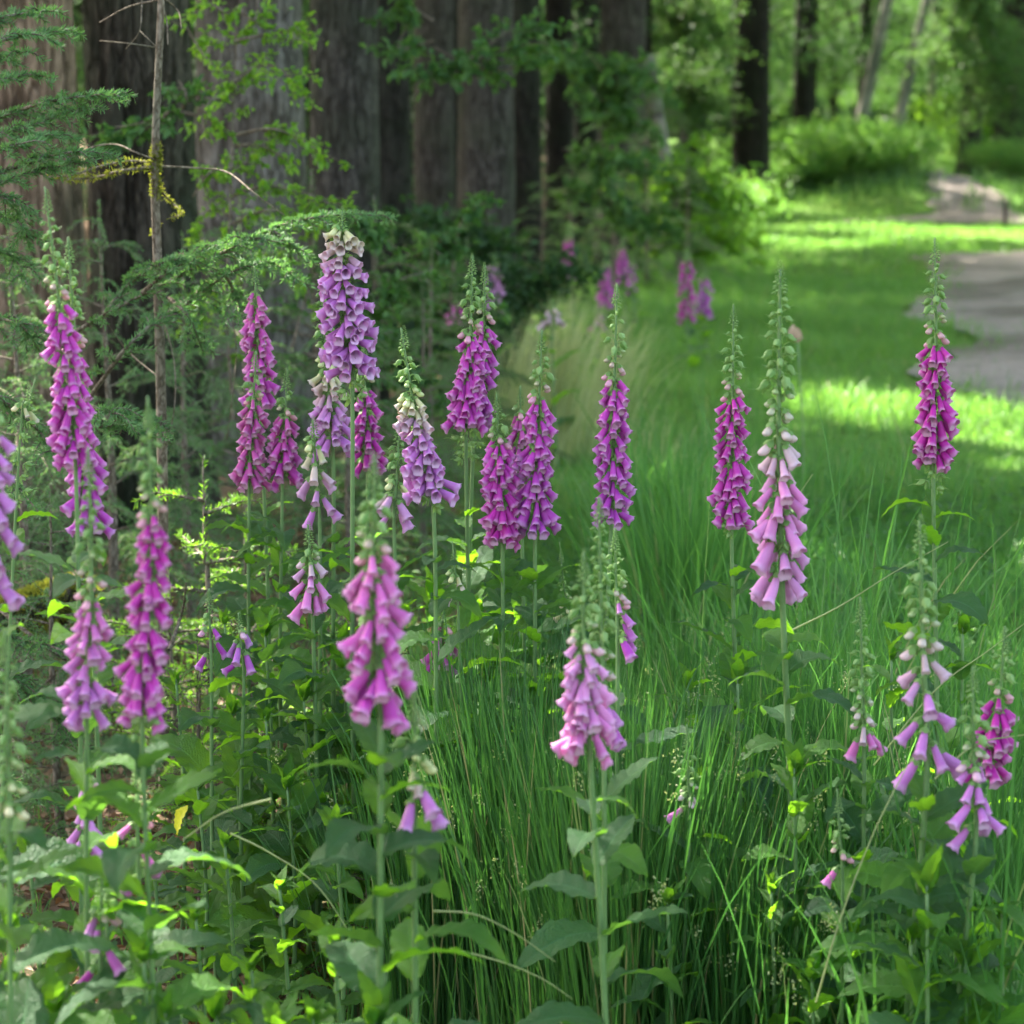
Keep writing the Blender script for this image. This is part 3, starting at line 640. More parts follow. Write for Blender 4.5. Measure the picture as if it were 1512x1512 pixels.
# thin mossy sapling with dead branches
rr = np.random.default_rng(21)
base = ground_row(243, 4.8); o = link('dead_sapling', None, loc=base, label='thin upright mossy stem with bare side branches before the ridged trunk', cat='sapling')
Pt = np.array([base, at(240, 700, 4.8), at(233, 400, 4.8), at(229, 240, 4.8), at(238, 0, 4.8), at(242, -260, 4.8)]) - base
b = Buf(); tube(b, smooth_path(Pt, 40), np.linspace(.013, .006, 40), 10); link('trunk', b.mesh('trunk', M['twig']), o)
mossb = Buf()
def moss_on(P, n, r, ln=.008):
    t = rr.random(n) * (len(P) - 1.001); i = t.astype(int); f = (t - i)[:, None]; p = P[i] * (1 - f) + P[i + 1] * f; d = unit(rr.normal(size=(n, 3))); needles(mossb, p + d * r * .5, d + [0, 0, .2], rr.uniform(.5, 1.4, n) * ln, .003, 0, rr)
for pts, r0, ms in [
    ([(229, 240), (190, 238), (150, 245), (108, 258), (70, 262)], .0035, 260), ([(229, 246), (180, 252), (140, 262), (95, 265)], .004, 330),
    ([(231, 245), (285, 248), (335, 254), (375, 285), (420, 318)], .0026, 0), ([(229, 236), (200, 225), (170, 213), (130, 220), (100, 250)], .0024, 0),
    ([(240, 285), (255, 300), (268, 315), (250, 322)], .003, 140), ([(236, 0), (246, 30), (248, 66)], .0022, 0), ([(232, 0), (190, 10), (147, 33)], .0025, 0),
    ([(230, 70), (190, 64), (148, 60)], .002, 0), ([(233, -10), (262, 15), (268, 42)], .002, 0), ([(210, -5), (206, 45), (186, 72)], .0016, 0), ([(206, 45), (230, 68)], .0014, 0),
    ([(228, 380), (220, 420), (240, 470), (258, 540), (255, 620), (232, 690)], .0022, 0), ([(235, 330), (225, 345)], .002, 100),
    ([(233, 400), (270, 385), (300, 392), (330, 430), (348, 500), (346, 560), (335, 650)], .002, 0), ([(238, 560), (190, 520), (160, 480)], .002, 0)]:
    P = smooth_path([at(x, y, 4.8 + (.1 if i else 0) * rr.uniform(-1, 1)) for i, (x, y) in enumerate(pts)], 18) - base
    b = Buf(); tube(b, P, np.linspace(r0, r0 * .45, 18), 6); link('branch', b.mesh('branch', M['twig']), o)
    if ms: moss_on(P, ms, r0 * 2)
tp = smooth_path([at(231, 215, 4.8), at(230, 250, 4.8), at(231, 290, 4.8)], 10) - base; moss_on(tp, 800, .016, .009)
link('moss', mossb.mesh('moss', M['moss']), o)

# spruce bough sweeping in
def bough(label, lst, d, nl=.015, tw=.075, mat='needle', dens=1050, bare=()):
    p0 = at(*lst[0][0], d); o = link('spruce_bough', None, loc=p0, label=label, cat='branch')
    for k, pts in enumerate(lst):
        bw, bn = Buf(), Buf(); P = [at(x, y, d + .06 * ((i * 7 + k * 3) % 5 - 2) * (i > 0)) - p0 for i, (x, y) in enumerate(pts)]
        spruce_branch(bw, bn, P, rr, k not in bare, nl, dens, .005, tw)
        br = link('branch', bw.mesh('branch', M['twig']), o); link('needles', bn.mesh('needles', M[mat]), br)
bough('long arching spruce bough crossing behind the muted pink and tallest lilac foxgloves', [
    [(95, 500), (180, 450), (270, 405), (330, 372), (400, 338), (460, 322), (520, 316), (582, 322)],
    [(130, 590), (190, 510), (250, 460), (300, 428), (350, 398), (400, 388), (450, 418)],
    [(300, 392), (340, 360), (380, 352), (420, 360)], [(210, 432), (250, 400), (290, 372), (320, 362)], [(150, 470), (190, 420), (240, 388), (282, 384)],
    [(400, 340), (430, 360), (455, 392)], [(250, 440), (280, 470), (300, 520)], [(330, 400), (350, 440), (352, 480)]], 4.6)
bough('grey-green spruce boughs reaching in at the left edge over the reddish trunk', [
    [(-70, 70), (-10, 30), (40, 20), (80, 16)], [(-70, 90), (0, 60), (55, 50), (108, 47)], [(-70, 95), (0, 85), (40, 76)], [(-70, 150), (0, 120), (45, 110), (84, 116)],
    [(-70, 200), (20, 165), (100, 145), (188, 139)], [(-70, 210), (30, 190), (90, 168), (138, 161)], [(-70, 230), (20, 215), (70, 200), (120, 205)],
    [(-70, 270), (30, 245), (100, 225), (175, 232)], [(-70, 300), (0, 270), (60, 250), (130, 240)], [(-70, 350), (-10, 320), (30, 330), (45, 370)], [(-70, 400), (-20, 370), (20, 380), (40, 420)],
    [(-70, 280), (0, 290), (30, 320)], [(-70, 480), (-20, 470), (30, 480), (60, 520)]], 4.3)
bough('dark drooping spruce boughs at the left edge beside the purple foxgloves', [
    [(-70, 560), (0, 590), (60, 640), (90, 700)], [(130, 600), (170, 610), (200, 640)], [(-70, 620), (10, 700), (60, 760)], [(90, 620), (150, 630), (210, 620), (250, 650)],
    [(-70, 900), (20, 940), (90, 960), (140, 1000)], [(-70, 1000), (10, 1010), (80, 1060), (120, 1120)], [(-70, 1100), (0, 1150), (70, 1190)], [(-60, 1230), (30, 1240), (90, 1260)], [(-60, 960), (20, 1000), (60, 1060)]], 4.1)
bough('dead grey twigs with sparse needles behind the mossy log', [[(60, 1130), (20, 1060), (100, 980)], [(0, 900), (60, 950), (130, 1000), (180, 1080)], [(250, 960), (270, 900), (275, 860)]], 4.4, dens=120, bare=(0, 1, 2))

# broadleaf sprays
def spray(label, lst, d, mat='beech', ln=.035, name='beech_sapling', dens=60, wob=.1, stem=None, cat='sapling', spread=.07):
    p0 = ground_row(lst[0][0][0], d) if stem is None else at(*stem, d); o = link(name, None, loc=p0, label=label, cat=cat)
    for k, pts in enumerate(lst):
        P = smooth_path([at(x, y, d + rr.uniform(-wob, wob)) - p0 for x, y in pts], 16); bw, bl = Buf(), Buf(); tube(bw, P, np.linspace(.006, .002, 16), 5)
        L = np.linalg.norm(np.diff(P, axis=0), axis=1).sum()
        for j in range(int(L / .028)):
            t = rr.uniform(.1, 1) * 14.9; i = int(t); a = P[i] + (P[i + 1] - P[i]) * (t - i); tg = unit(P[i + 1] - P[i])
            sd = unit(np.cross(tg, [0, 0, 1.])) * rr.choice([-1, 1]); e = a + (tg * .6 + sd + rr.normal(size=3) * .3) * rr.uniform(.5, 1.3) * spread + [0, 0, -.01]
            tube(bw, [a, (a + e) / 2, e], [.0018, .0014, .001], 4)
            n = rr.integers(9, 15); f = rr.uniform(.1, 1.05, n)[:, None]; p = a + (e - a) * f + rr.normal(size=(n, 3)) * .006
            leafcloud(bl, p, unit(e - a) * .5 + rr.normal(size=(n, 3)) * .7 + [0, 0, -.25], rr.normal(size=(n, 3)) * .35 + [0, -.1, 1], rr.uniform(.7, 1.25, n) * ln, rr.uniform(.7, 1.2, n) * ln * .6)
        br = link('branch', bw.mesh('branch', M['twig']), o); link('foliage', bl.mesh('foliage', M[mat]), br)
spray('bright green leafy sapling climbing in front of the grey trunk', [
    [(345, 620), (335, 450), (340, 300), (345, 150), (350, 20)], [(340, 120), (300, 80), (270, 30)], [(345, 60), (400, 50), (440, 45), (440, 60)], [(345, 120), (390, 95), (430, 115), (442, 135)],
    [(345, 200), (400, 190), (440, 205), (480, 228)], [(345, 215), (385, 215), (430, 240)], [(340, 250), (310, 255), (285, 290)], [(342, 290), (390, 275), (450, 285), (500, 310)],
    [(342, 320), (310, 310), (288, 340)], [(345, 330), (400, 310), (460, 330), (490, 350)], [(345, 360), (300, 370), (290, 400)], [(345, 30), (320, 10), (290, 0)], [(345, 150), (310, 150), (300, 190)], [(345, 250), (365, 240), (380, 225), (420, 190)],
    [(350, 10), (375, 30), (380, 0)], [(345, 400), (400, 380), (440, 410), (470, 460)], [(345, 430), (300, 430), (280, 480)]], 6.8, 'beech', .024)
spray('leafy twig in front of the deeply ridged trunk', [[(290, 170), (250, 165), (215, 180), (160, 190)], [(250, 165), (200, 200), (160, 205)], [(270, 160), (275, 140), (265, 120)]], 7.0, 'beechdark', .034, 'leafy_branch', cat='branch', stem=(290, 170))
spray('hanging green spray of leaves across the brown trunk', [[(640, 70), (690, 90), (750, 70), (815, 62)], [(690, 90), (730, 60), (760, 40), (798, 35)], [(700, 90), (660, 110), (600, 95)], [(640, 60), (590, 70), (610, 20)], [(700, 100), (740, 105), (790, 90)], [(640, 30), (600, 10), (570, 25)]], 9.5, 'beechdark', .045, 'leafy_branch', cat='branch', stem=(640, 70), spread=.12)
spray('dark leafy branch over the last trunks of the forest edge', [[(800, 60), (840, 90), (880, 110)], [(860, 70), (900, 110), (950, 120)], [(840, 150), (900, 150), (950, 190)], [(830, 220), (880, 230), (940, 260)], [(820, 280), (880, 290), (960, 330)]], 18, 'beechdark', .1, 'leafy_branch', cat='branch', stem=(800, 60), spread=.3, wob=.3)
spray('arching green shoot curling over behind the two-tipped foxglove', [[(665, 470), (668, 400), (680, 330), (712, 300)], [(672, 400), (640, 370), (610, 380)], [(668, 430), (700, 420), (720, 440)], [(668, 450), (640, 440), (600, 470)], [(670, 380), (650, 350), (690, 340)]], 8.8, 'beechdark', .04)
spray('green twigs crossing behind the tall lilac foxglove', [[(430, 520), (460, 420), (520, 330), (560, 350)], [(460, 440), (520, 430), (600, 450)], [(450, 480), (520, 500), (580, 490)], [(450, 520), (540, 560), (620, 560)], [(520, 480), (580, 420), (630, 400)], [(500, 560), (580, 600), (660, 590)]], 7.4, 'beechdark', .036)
spray('bright green spray beside the meadow edge under the broken birch', [[(960, 330), (980, 290), (1010, 280), (1050, 300)], [(960, 330), (1000, 320), (1060, 340)], [(960, 380), (1010, 350), (1070, 360)], [(950, 250), (985, 240), (1020, 260)]], 23, 'beech', .12, 'leafy_branch', cat='branch', stem=(960, 330), spread=.4, wob=.4)
# far hanging foliage at the top right
for k_, (x0, y0, x1, y1) in enumerate([(960, -40, 1080, 60), (1380, -60, 1512, 90), (1420, 0, 1530, 180), (960, 60, 1070, 190)]):
    spray('hanging leafy branch high beyond the meadow, ' + landmark((x0 + x1) / 2) + (', upper' if y0 < 0 else ', lower'), [[(x0 + rr.uniform(0, 60), y0 + j * 14), ((x0 + x1) / 2 + rr.uniform(-30, 30), (y0 + y1) / 2 + rr.uniform(-30, 30)), (x0 + (x1 - x0) * j / 6, y1 + rr.uniform(-40, 20))] for j in range(7)], 36 + k_ * 1.3, 'farleaf', .075, 'leafy_branch', cat='branch', stem=(x0, y0), spread=.5, wob=1.0)

def post(px, y0, y1, d, mat, label):
    p = at(px, y1, d); h = at(px, y0, d)[2] - p[2]; p[2] = float(hz(p[0], d)) - .02; b = Buf(); a = .035
    tube(b, [[0, 0, 0], [0, 0, h * .5], [0, .01, h]], [a, a * .97, a * .9], 4)
    o = link('wooden_post', None, loc=p, label=label, cat='post'); link('post', b.mesh('post', M[mat]), o)
post(1484, 286, 326, 37, 'bark_shade_dark', 'short dark post beside the track near the right edge')
post(1376, 196, 244, 58, 'birch', 'short pale post where the far track bends out of sight')
# mossy log
b = Buf(); L0 = ground_row(30, 5.0); L1 = ground_row(140, 5.0)
P = smooth_path([at(-40, 925, 4.9), at(40, 905, 4.9), at(80, 890, 4.95), at(118, 880, 5.0)], 16); rr2 = np.random.default_rng(4)
R = .045 + .008 * rr2.normal(size=16); tube(b, P - P[0], np.abs(R), 16)
mb = Buf(); n = 6000; t = rr2.random(n) * 14.9; i = t.astype(int); f = (t - i)[:, None]; p = P[i] * (1 - f) + P[i + 1] * f; d = unit(rr2.normal(size=(n, 3)) + [0, -.2, .6]); needles(mb, p - P[0] + d * .045, d, rr2.uniform(.006, .02, n), .004, 0, rr2)
o = link('mossy_log', None, loc=P[0], label='fallen log under thick yellow-green moss at the left', cat='log'); link('wood', b.mesh('wood', M['bark_dark']), o); link('moss', mb.mesh('moss', M['moss']), o)

# ------------------------------------------------------------------ foxglove meshes
def bell_mesh(seed, L=.044, open_=1.0, wide=1.0):
    q = random.Random(seed); n, k = 22, 11
    sv_ = np.linspace(0, 1, k) ** .9
    prof = np.interp(sv_, [0, .06, .18, .32, .5, .7, .86, .95, 1], [.0022, .0050, .0066, .0076, .0090, .0102, .0103, .0106, .0124 if open_ > .5 else .006]) * wide
    if open_ < .5: prof = np.interp(sv_, [0, .1, .35, .6, .8, .92, 1], [.002, .0045, .006, .0078, .0080, .0062, .0012]) * wide
    a = np.arange(n) / n * 2 * pi; V = []; UV = []
    ph = q.uniform(-.2, .2); bx = q.uniform(.001, .009); by = q.uniform(-.003, .003); sq = q.uniform(.84, 1.0)
    for sh, (off) in enumerate((0, -.0006)):
        for i_, s in enumerate(sv_):
            w_ = max(0, (s - .78) / .22) ** 2 if open_ > .5 else 0
            r = prof[i_] + off; lobe = .5 + .5 * np.cos(5 * (a + ph)); low = .5 - .5 * np.cos(a)      # a=pi is the underside / lower lip
            rr_ = r * (1 + w_ * (.12 * lobe + .20 * low + .05 * math.sin(seed))) * (1 + .06 * low * s)
            x = np.cos(a) * rr_ - .0035 * s * s * 0 + bx * (s ** 2) ; y = np.sin(a) * rr_ * sq + by * s * s
            z = -L * s - w_ * (.0028 * lobe + .006 * low) - .0 * a
            x = x - np.where(low > .5, 1, 0) * w_ * .001
            V += list(np.stack([x, y, z], -1)); UV += [(((aa / (2 * pi))), s) for aa in a]
    b = Buf(); j = np.arange(n); j2 = (j + 1) % n
    Q = np.concatenate([np.stack([i_ * n + j, (i_ + 1) * n + j, (i_ + 1) * n + j2, i_ * n + j2], -1) for i_ in range(k - 1)])
    V = np.array(V)
    if open_ < .5:
        b.add(V[:n * k], Q); return b.mesh('bud', M['bud'], uv=UV[:n * k])
    o2 = n * k; b.add(V, Q, None, 0); b.q.append((Q[:, ::-1] + o2, 1))
    e = (k - 1) * n; b.q.append((np.stack([e + j, o2 + e + j, o2 + e + j2, e + j2], -1), 0))
    return b.mesh('flower', [M['petal'], M['throat']], uv=UV)
def calyx_mesh(seed, s=1.0, ped=.012):
    q = np.random.default_rng(seed); b = Buf()
    tube(b, smooth_path([[0, 0, 0], [-.001, 0, .004], [-ped * .55, 0, .0055], [-ped * 1.05, 0, -.001]], 7), .0011, 6)
    for k in range(5):
        a = k * 2 * pi / 5 + .3; o = np.array([cos(a), sin(a), 0]); t_ = np.array([-sin(a), cos(a), 0]); ln = .011 * s * q.uniform(.85, 1.15); wv = .0052 * s
        rows = [(0, .0016, .35), (.3, .0052, .9), (.65, .0068, 1), (.88, .0082, .6), (1, .0098, .06)]
        V = []
        for f, r, w_ in rows:
            for sgn in (-1, 0, 1): V.append(o * (r * s + (0.0006 if sgn == 0 else 0)) + t_ * sgn * wv * w_ + np.array([0, 0, .001 - ln * f]))
        Q = [[r * 3 + c, r * 3 + c + 1, r * 3 + c + 4, r * 3 + c + 3] for r in range(4) for c in range(2)]
        b.add(V, Q)
    return b.mesh('calyx', M['calyx'])
def greenbud_mesh(seed, s=1.0):
    q = np.random.default_rng(seed); b = Buf(); tube(b, smooth_path([[0, 0, 0], [-.001, 0, .003], [-.006, 0, .004], [-.011, 0, 0]], 6), .0010, 6)
    for k in range(5):
        a = k * 2 * pi / 5; o = np.array([cos(a), sin(a), 0]); t_ = np.array([-sin(a), cos(a), 0]); V = []
        for f, r, w_ in [(0, .0012, .4), (.2, .0035, 1), (.45, .0036, .95), (.72, .0022, .6), (1, .0034, .04)]:
            for sgn in (-1, 0, 1): V.append(o * (r + (.0007 if sgn == 0 else 0)) + t_ * sgn * .0028 * w_ + np.array([0, 0, .001 - .0135 * f]))
        b.add(V, [[r * 3 + c, r * 3 + c + 1, r * 3 + c + 4, r * 3 + c + 3] for r in range(4) for c in range(2)])
    # bract
    V = [(-.011, -.0016, -.002), (-.011, .0016, -.002), (-.003, .0034, -.007), (-.003, -.0034, -.007), (.010, .0004, -.017), (.010, -.0004, -.017)]
    b.add(V, [[0, 1, 2, 3], [3, 2, 4, 5]])
    return b.mesh('green_bud', M['calyx'])
def pod_mesh(seed):
    b = Buf(); tube(b, smooth_path([[0, 0, 0], [-.002, 0, .002], [-.007, 0, .002], [-.013, 0, -.004]], 6), .0012, 6)
    tube(b, [[0, 0, 0], [.001, 0, -.003], [.002, 0, -.007], [.004, 0, -.011], [.006, 0, -.0135]], [.002, .0046, .0050, .0028, .0008], 9); tube(b, [[.005, 0, -.012], [.010, 0, -.017], [.013, 0, -.024]], [.0006, .0005, .0004], 4)
    for k in range(5):
        a = k * 2 * pi / 5; o = np.array([cos(a), sin(a), 0]); t_ = np.array([-sin(a), cos(a), 0]); V = []
        for f, r, w_ in [(0, .002, .4), (.4, .0065, 1), (.8, .0095, .7), (1, .0125, .05)]:
            for sgn in (-1, 0, 1): V.append(o * r + t_ * sgn * .0032 * w_ + np.array([0, 0, .001 - .010 * f]))
        b.add(V, [[r * 3 + c, r * 3 + c + 1, r * 3 + c + 4, r * 3 + c + 3] for r in range(3) for c in range(2)])
    return b.mesh('seed_pod', M['calyx'])
def tip_mesh(seed):
    q = np.random.default_rng(seed); b = Buf(); n = 46
    for k in range(n):
        f = k / n; z = .045 * f ** .9; r = .0062 * (1 - f) + .0008; a = k * 2.4; o = np.array([cos(a), sin(a), 0]); s = (1 - f) * .7 + .3
        c = np.array([0, 0, z]) + o * r * .5; d = unit(o + [0, 0, -.4 + 1.1 * f]); side = np.cross(d, [0, 0, 1.]); side = unit(side); up = np.cross(side, d); L = .007 * s; W = .0022 * s
        V = [c, c + d * L * .35 + side * W, c + d * L * .35 + up * W, c + d * L * .35 - side * W, c + d * L * .35 - up * W, c + d * L]
        b.add(V, None, [[0, 1, 2], [0, 2, 3], [0, 3, 4], [0, 4, 1], [5, 2, 1], [5, 3, 2], [5, 4, 3], [5, 1, 4]])
    return b.mesh('spire_tip', M['calyx'])
def foxleaf_mesh(seed, wide=.34, mat='foxleaf', droop=.35, fold=.25):
    q = np.random.default_rng(seed); nu, nv = 26, 9; u = np.linspace(0, 1, nu)
    wv = wide * .5 * np.clip(np.sin(pi * np.clip(u, 0, 1) ** .72), 0, 1) ** .85 + .012 * (1 - u); wv = wv * (1 + .0 * u)
    ser = 1 + .05 * (np.arange(nu) % 2) ; v = np.linspace(-1, 1, nv)
    U, Vv = np.meshgrid(u, v, indexing='ij'); W_ = (wv * ser)[:, None]
    y = Vv * W_; ang = .15 + q.uniform(-.1, .1) + 0 * U
    bend = np.cumsum(np.full(nu, 1 / nu)); th = q.uniform(.35, .6) - (droop * 2.6 + q.uniform(-.3, .4)) * u ** 1.3
    x = np.concatenate([[0], np.cumsum(np.cos(th[:-1]) / nu)]); z = np.concatenate([[0], np.cumsum(np.sin(th[:-1]) / nu)])
    X_ = x[:, None] + 0 * Vv; Z_ = z[:, None] + fold * np.abs(Vv) * W_ * 1.4 - .12 * Vv ** 2 * W_
    Z_ = Z_ + .020 * np.sin(U * 38 - np.abs(Vv) * 3.5) * np.abs(Vv) * (1 - U * .5) + .018 * np.sin(U * 13 + q.uniform(0, 6)) * Vv ** 2
    tw = q.uniform(-.7, .7) * U; yy = y * np.cos(tw); Z_ = Z_ + y * np.sin(tw); X_ = X_; yy = yy + .1 * q.uniform(-1, 1) * U ** 2
    i = (np.arange(nu - 1)[:, None] * nv + np.arange(nv - 1)[None]).ravel(); b = Buf()
    b.add(np.stack([X_, yy, Z_], -1).reshape(-1, 3), np.stack([i, i + nv, i + nv + 1, i + 1], -1))
    return b.mesh('leaf', M[mat], uv=np.stack([U, (Vv + 1) / 2], -1).reshape(-1, 2))
BELLS = [bell_mesh(s, .039 + .0014 * s, 1.0, .84 + .05 * (s % 4)) for s in range(9)]
BUDS = [bell_mesh(20 + s, .026, .2, .9) for s in range(2)]
CAL = [calyx_mesh(s) for s in range(3)]; GB = [greenbud_mesh(s) for s in range(3)]; PODS = [pod_mesh(s) for s in range(2)]; TIPS = [tip_mesh(1)]
LEAVES = [foxleaf_mesh(s, .30 + .03 * (s % 3), 'foxleaf', [.2, .4, .55, .3][s % 4]) for s in range(8)]
LEAVESD = [foxleaf_mesh(30 + s, .36 + .03 * (s % 3), 'foxleafdark', [.25, .45, .6, .35][s % 4]) for s in range(6)]

C = dict(deep=(.50, .022, .34), magenta=(.55, .05, .43), purple=(.47, .06, .46), rose=(.56, .09, .36), lilac=(.58, .20, .58), pale=(.66, .30, .60), pink=(.70, .18, .52), cream=(.60, .60, .32), white=(.62, .45, .50), bluelilac=(.48, .19, .55))
def lerp(a, b, t): return tuple(x + (y - x) * t for x, y in zip(a, b))
def path_eval(P, cum, s):
    i = int(np.clip(np.searchsorted(cum, s) - 1, 0, len(P) - 2)); f = (s - cum[i]) / (cum[i + 1] - cum[i] + 1e-9); return P[i] + (P[i + 1] - P[i]) * f
def foxglove(label, top, f0, f1, x1, d, col, cold=None, xb=None, face=-90, arc=130, nf=None, bs=1.0, leaves=8, leafy=None, lmax=.17, pods=0, seed=0, tilt=24, xm=None, f_top_col=None, buddense=1.0, sway=0, group='foxgloves in flower among the grass'):
    """top=(px,py) of the tip, flowers between rows f0..f1, x1 = column of the stem at f1, d = metres away"""
    q = random.Random(seed * 7 + 3); bs0 = bs; bs = bs * .70; tp = at(*top, d); fb = at(x1, f1, d); gb = ground_row(x1 + 8 if xb is None else xb, d)
    fm = at((top[0] + x1) / 2 if xm is None else xm, (top[1] + f1) / 2, d)
    P = smooth_path([gb, gb + (fb - gb) * .5 + [.012 * q.uniform(-1, 1), .01, 0], fb, fm, tp], 60); cum = np.concatenate([[0], np.cumsum(np.linalg.norm(np.diff(P, axis=0), axis=1))]); Ltot = cum[-1]
    o = link('foxglove', None, loc=gb, label=label, cat='foxglove', group=group)
    b = Buf(); tube(b, P - gb, np.interp(cum / Ltot, [0, .5, .8, 1], [.0046, .0036, .0030, .0014]) * bs0, 8); link('stem', b.mesh('stem', M['stem']), o)
    def s_at(py): # arc position for a picture row
        ztarget = at(x1, py, d)[2]; j = int(np.argmin(abs(P[:, 2] - ztarget))); 
        return float(np.interp(ztarget, P[:, 2], cum))
    s0, s1 = s_at(f0), s_at(f1 - 42 * 3.3 / d * bs)          # highest and lowest flower attachment
    n = nf; n = int(n * 1.65) if n > 14 else n
    cold = cold or col
    for k in range(n):
        f = k / max(1, n - 1); s = s1 + (s0 - s1) * f + q.uniform(-.006, .006); p = path_eval(P, cum, s) - gb
        a = radians(face + ((k * .382 * 2 + .13) % 1 * 2 - 1) * arc + q.uniform(-18, 18)); sc1 = bs * (1.03 - .28 * f ** 2) * q.uniform(.84, 1.12)
        th = radians(tilt + q.uniform(-15, 17) + 4 * (1 - f)); r = .0125 * sc1
        if q.random() < .07 and f < .9:
            link('seed_pod', PODS[q.randrange(2)], o, p + np.array([cos(a), sin(a), 0]) * r, (0, -th, a), bs * 1.1); continue
        c = lerp(col, cold, 1 - f)
        if f_top_col is not None and f > f_top_col[1]: c = lerp(c, f_top_col[0], min(1, (f - f_top_col[1]) / (1 - f_top_col[1] + 1e-6) * 1.2))
        v = q.uniform(.88, 1.12); c = tuple(min(.9, x * v) for x in c)
        fl = link('flower', BELLS[q.randrange(9)], o, p + np.array([cos(a), sin(a), 0]) * r + [0, 0, .002], (q.uniform(-.14, .14), -th, a), (sc1 * q.uniform(.9, 1.08), sc1 * q.uniform(.9, 1.08), sc1), color=c)
        link('calyx', CAL[q.randrange(3)], fl, color=c)
    # closed coloured buds, then green buds, then the tip
    sT = Ltot; span = sT - s0; nb = int(span * .34 / .0062); s = s0; k = n
    for j in range(nb):
        f = j / max(1, nb - 1); s = s0 + span * .34 * (j + .7) / nb; p = path_eval(P, cum, s) - gb; a = radians(face + ((k * .382 * 2) % 1 * 2 - 1) * (arc + 30)); k += 1
        tc = f_top_col[0] if f_top_col is not None else lerp(col, (.75, .6, .45), .45); cc = lerp(tc, (.30, .42, .16), f ** 1.2 * .9); z = bs * (1.08 - .35 * f)
        bd = link('bud', BUDS[q.randrange(2)], o, p + np.array([cos(a), sin(a), 0]) * .0115 * bs, (0, -radians(28 + q.uniform(-8, 8)), a), (z, z, z * (1.05 - .25 * f)), color=cc)
        link('calyx', CAL[q.randrange(3)], bd, scale=1.05)
    s2 = s0 + span * .34; ng = int((sT - s2 - .03) / .0054 * buddense)
    for j in range(max(0, ng)):
        f = j / ng; s = s2 + (sT - s2 - .03) * f; p = path_eval(P, cum, s) - gb; a = k * 2.399 + q.uniform(-.2, .2); k += 1
        z = bs * (1.75 - 1.0 * f) * q.uniform(.85, 1.15); link('green_bud', GB[q.randrange(3)], o, p + np.array([cos(a), sin(a), 0]) * .0095 * z, (0, -radians(38 + 25 * f + q.uniform(-10, 10)), a), z)
    e = path_eval(P, cum, sT - .034) - gb; link('spire_tip', TIPS[0], o, e, (0, 0, q.uniform(0, 6)), (bs * 1.5, bs * 1.5, bs * 1.15))
    # pods below flowers
    for j in range(pods):
        s = s1 - .006 - j * .0085; p = path_eval(P, cum, s) - gb; a = k * 2.399; k += 1
        link('seed_pod', PODS[q.randrange(2)], o, p + np.array([cos(a), sin(a), 0]) * .013, (0, -radians(55 + q.uniform(-15, 15)), a), q.uniform(1.1, 1.5) * bs)
    # stem leaves
    st = s1 - .02 - pods * .0085; 
    if leafy is not None: st = min(st, s_at(leafy))
    leaves = int(leaves * 2.4); lmax *= .92
    for j in range(leaves):
        f = (j + .5) / leaves; s = st * (1 - f ** 1.6 * .92); p = path_eval(P, cum, s) - gb; a = j * 2.399 + q.uniform(-.4, .4) + seed
        ln = (.08 + (lmax - .08) * min(1, f * 1.7)) * q.uniform(.8, 1.2)
        dark = q.random() < .45; me = (LEAVESD if dark else LEAVES)[q.randrange(6)]
        link('leaf', me, o, p, (q.uniform(-.25, .25), q.uniform(-.35, .15), a), ln)
    return o

F = foxglove
F('tall purple foxglove at left whose green tip bends over to the left', (66, 276), 450, 700, 112, 3.0, C['magenta'], C['magenta'], face=-80, nf=38, bs=.88, seed=1, xm=92, leaves=7, leafy=830)
F('purple foxglove half hidden behind the tall one with the bent tip at left', (100, 350), 520, 800, 132, 3.15, C['magenta'], C['purple'], xb=160, nf=30, bs=.95, seed=2, leaves=6, leafy=840)
F('deep magenta foxglove in soft focus before the thin dark stem', (218, 585), 765, 1075, 210, 2.45, C['deep'], C['magenta'], face=-100, arc=110, nf=38, bs=.84, seed=3, leaves=9, leafy=1110, lmax=.17, pods=5, xb=232, xm=224)
F('soft focus lilac-pink foxglove between the left purple spike and the magenta one', (130, 660), 885, 1075, 128, 2.55, C['pink'], C['lilac'], face=-110, nf=22, bs=.86, seed=4, leaves=6, leafy=1120, lmax=.14, xb=158, xm=135)
F('lilac foxglove cut by the left edge of the photo', (-14, 560), 640, 905, -16, 2.6, C['lilac'], C['lilac'], face=-60, nf=22, bs=1.0, seed=5, leaves=5, leafy=930)
F('bare seeding foxglove stem curving at the left edge', (52, 560), 600, 640, 30, 3.5, C['cream'], nf=3, bs=.8, seed=6, pods=16, leaves=3, xb=-10)
F('muted pink foxglove standing tallest of its cluster before the grey trunk', (376, 395), 436, 600, 384, 4.3, C['rose'], C['magenta'], nf=36, bs=1.05, seed=7, leaves=7, leafy=760, arc=150)
F('muted pink foxglove, lower left spike below the tallest of its cluster', (378, 518), 590, 728, 368, 4.15, C['rose'], C['rose'], nf=28, bs=1.0, seed=8, leaves=8, leafy=780, arc=150)
F('muted pink foxglove, right spike of the rosy cluster', (424, 545), 612, 722, 417, 4.15, C['rose'], C['magenta'], nf=24, bs=1.0, seed=9, leaves=8, leafy=780, arc=150)
F('tallest lilac foxglove with cream white bells at its tip', (505, 312), 338, 572, 520, 3.9, C['lilac'], C['lilac'], face=-95, arc=100, nf=46, bs=1.18, seed=10, f_top_col=(C['cream'], .72), tilt=52, leaves=7, leafy=820, pods=7, xm=508, buddense=.4)
F('pale budded lilac foxglove leaning behind the tallest one', (474, 400), 548, 680, 492, 4.1, C['pale'], C['lilac'], nf=26, bs=1.1, seed=11, leaves=5, leafy=800, tilt=30, f_top_col=(C['cream'], .6))
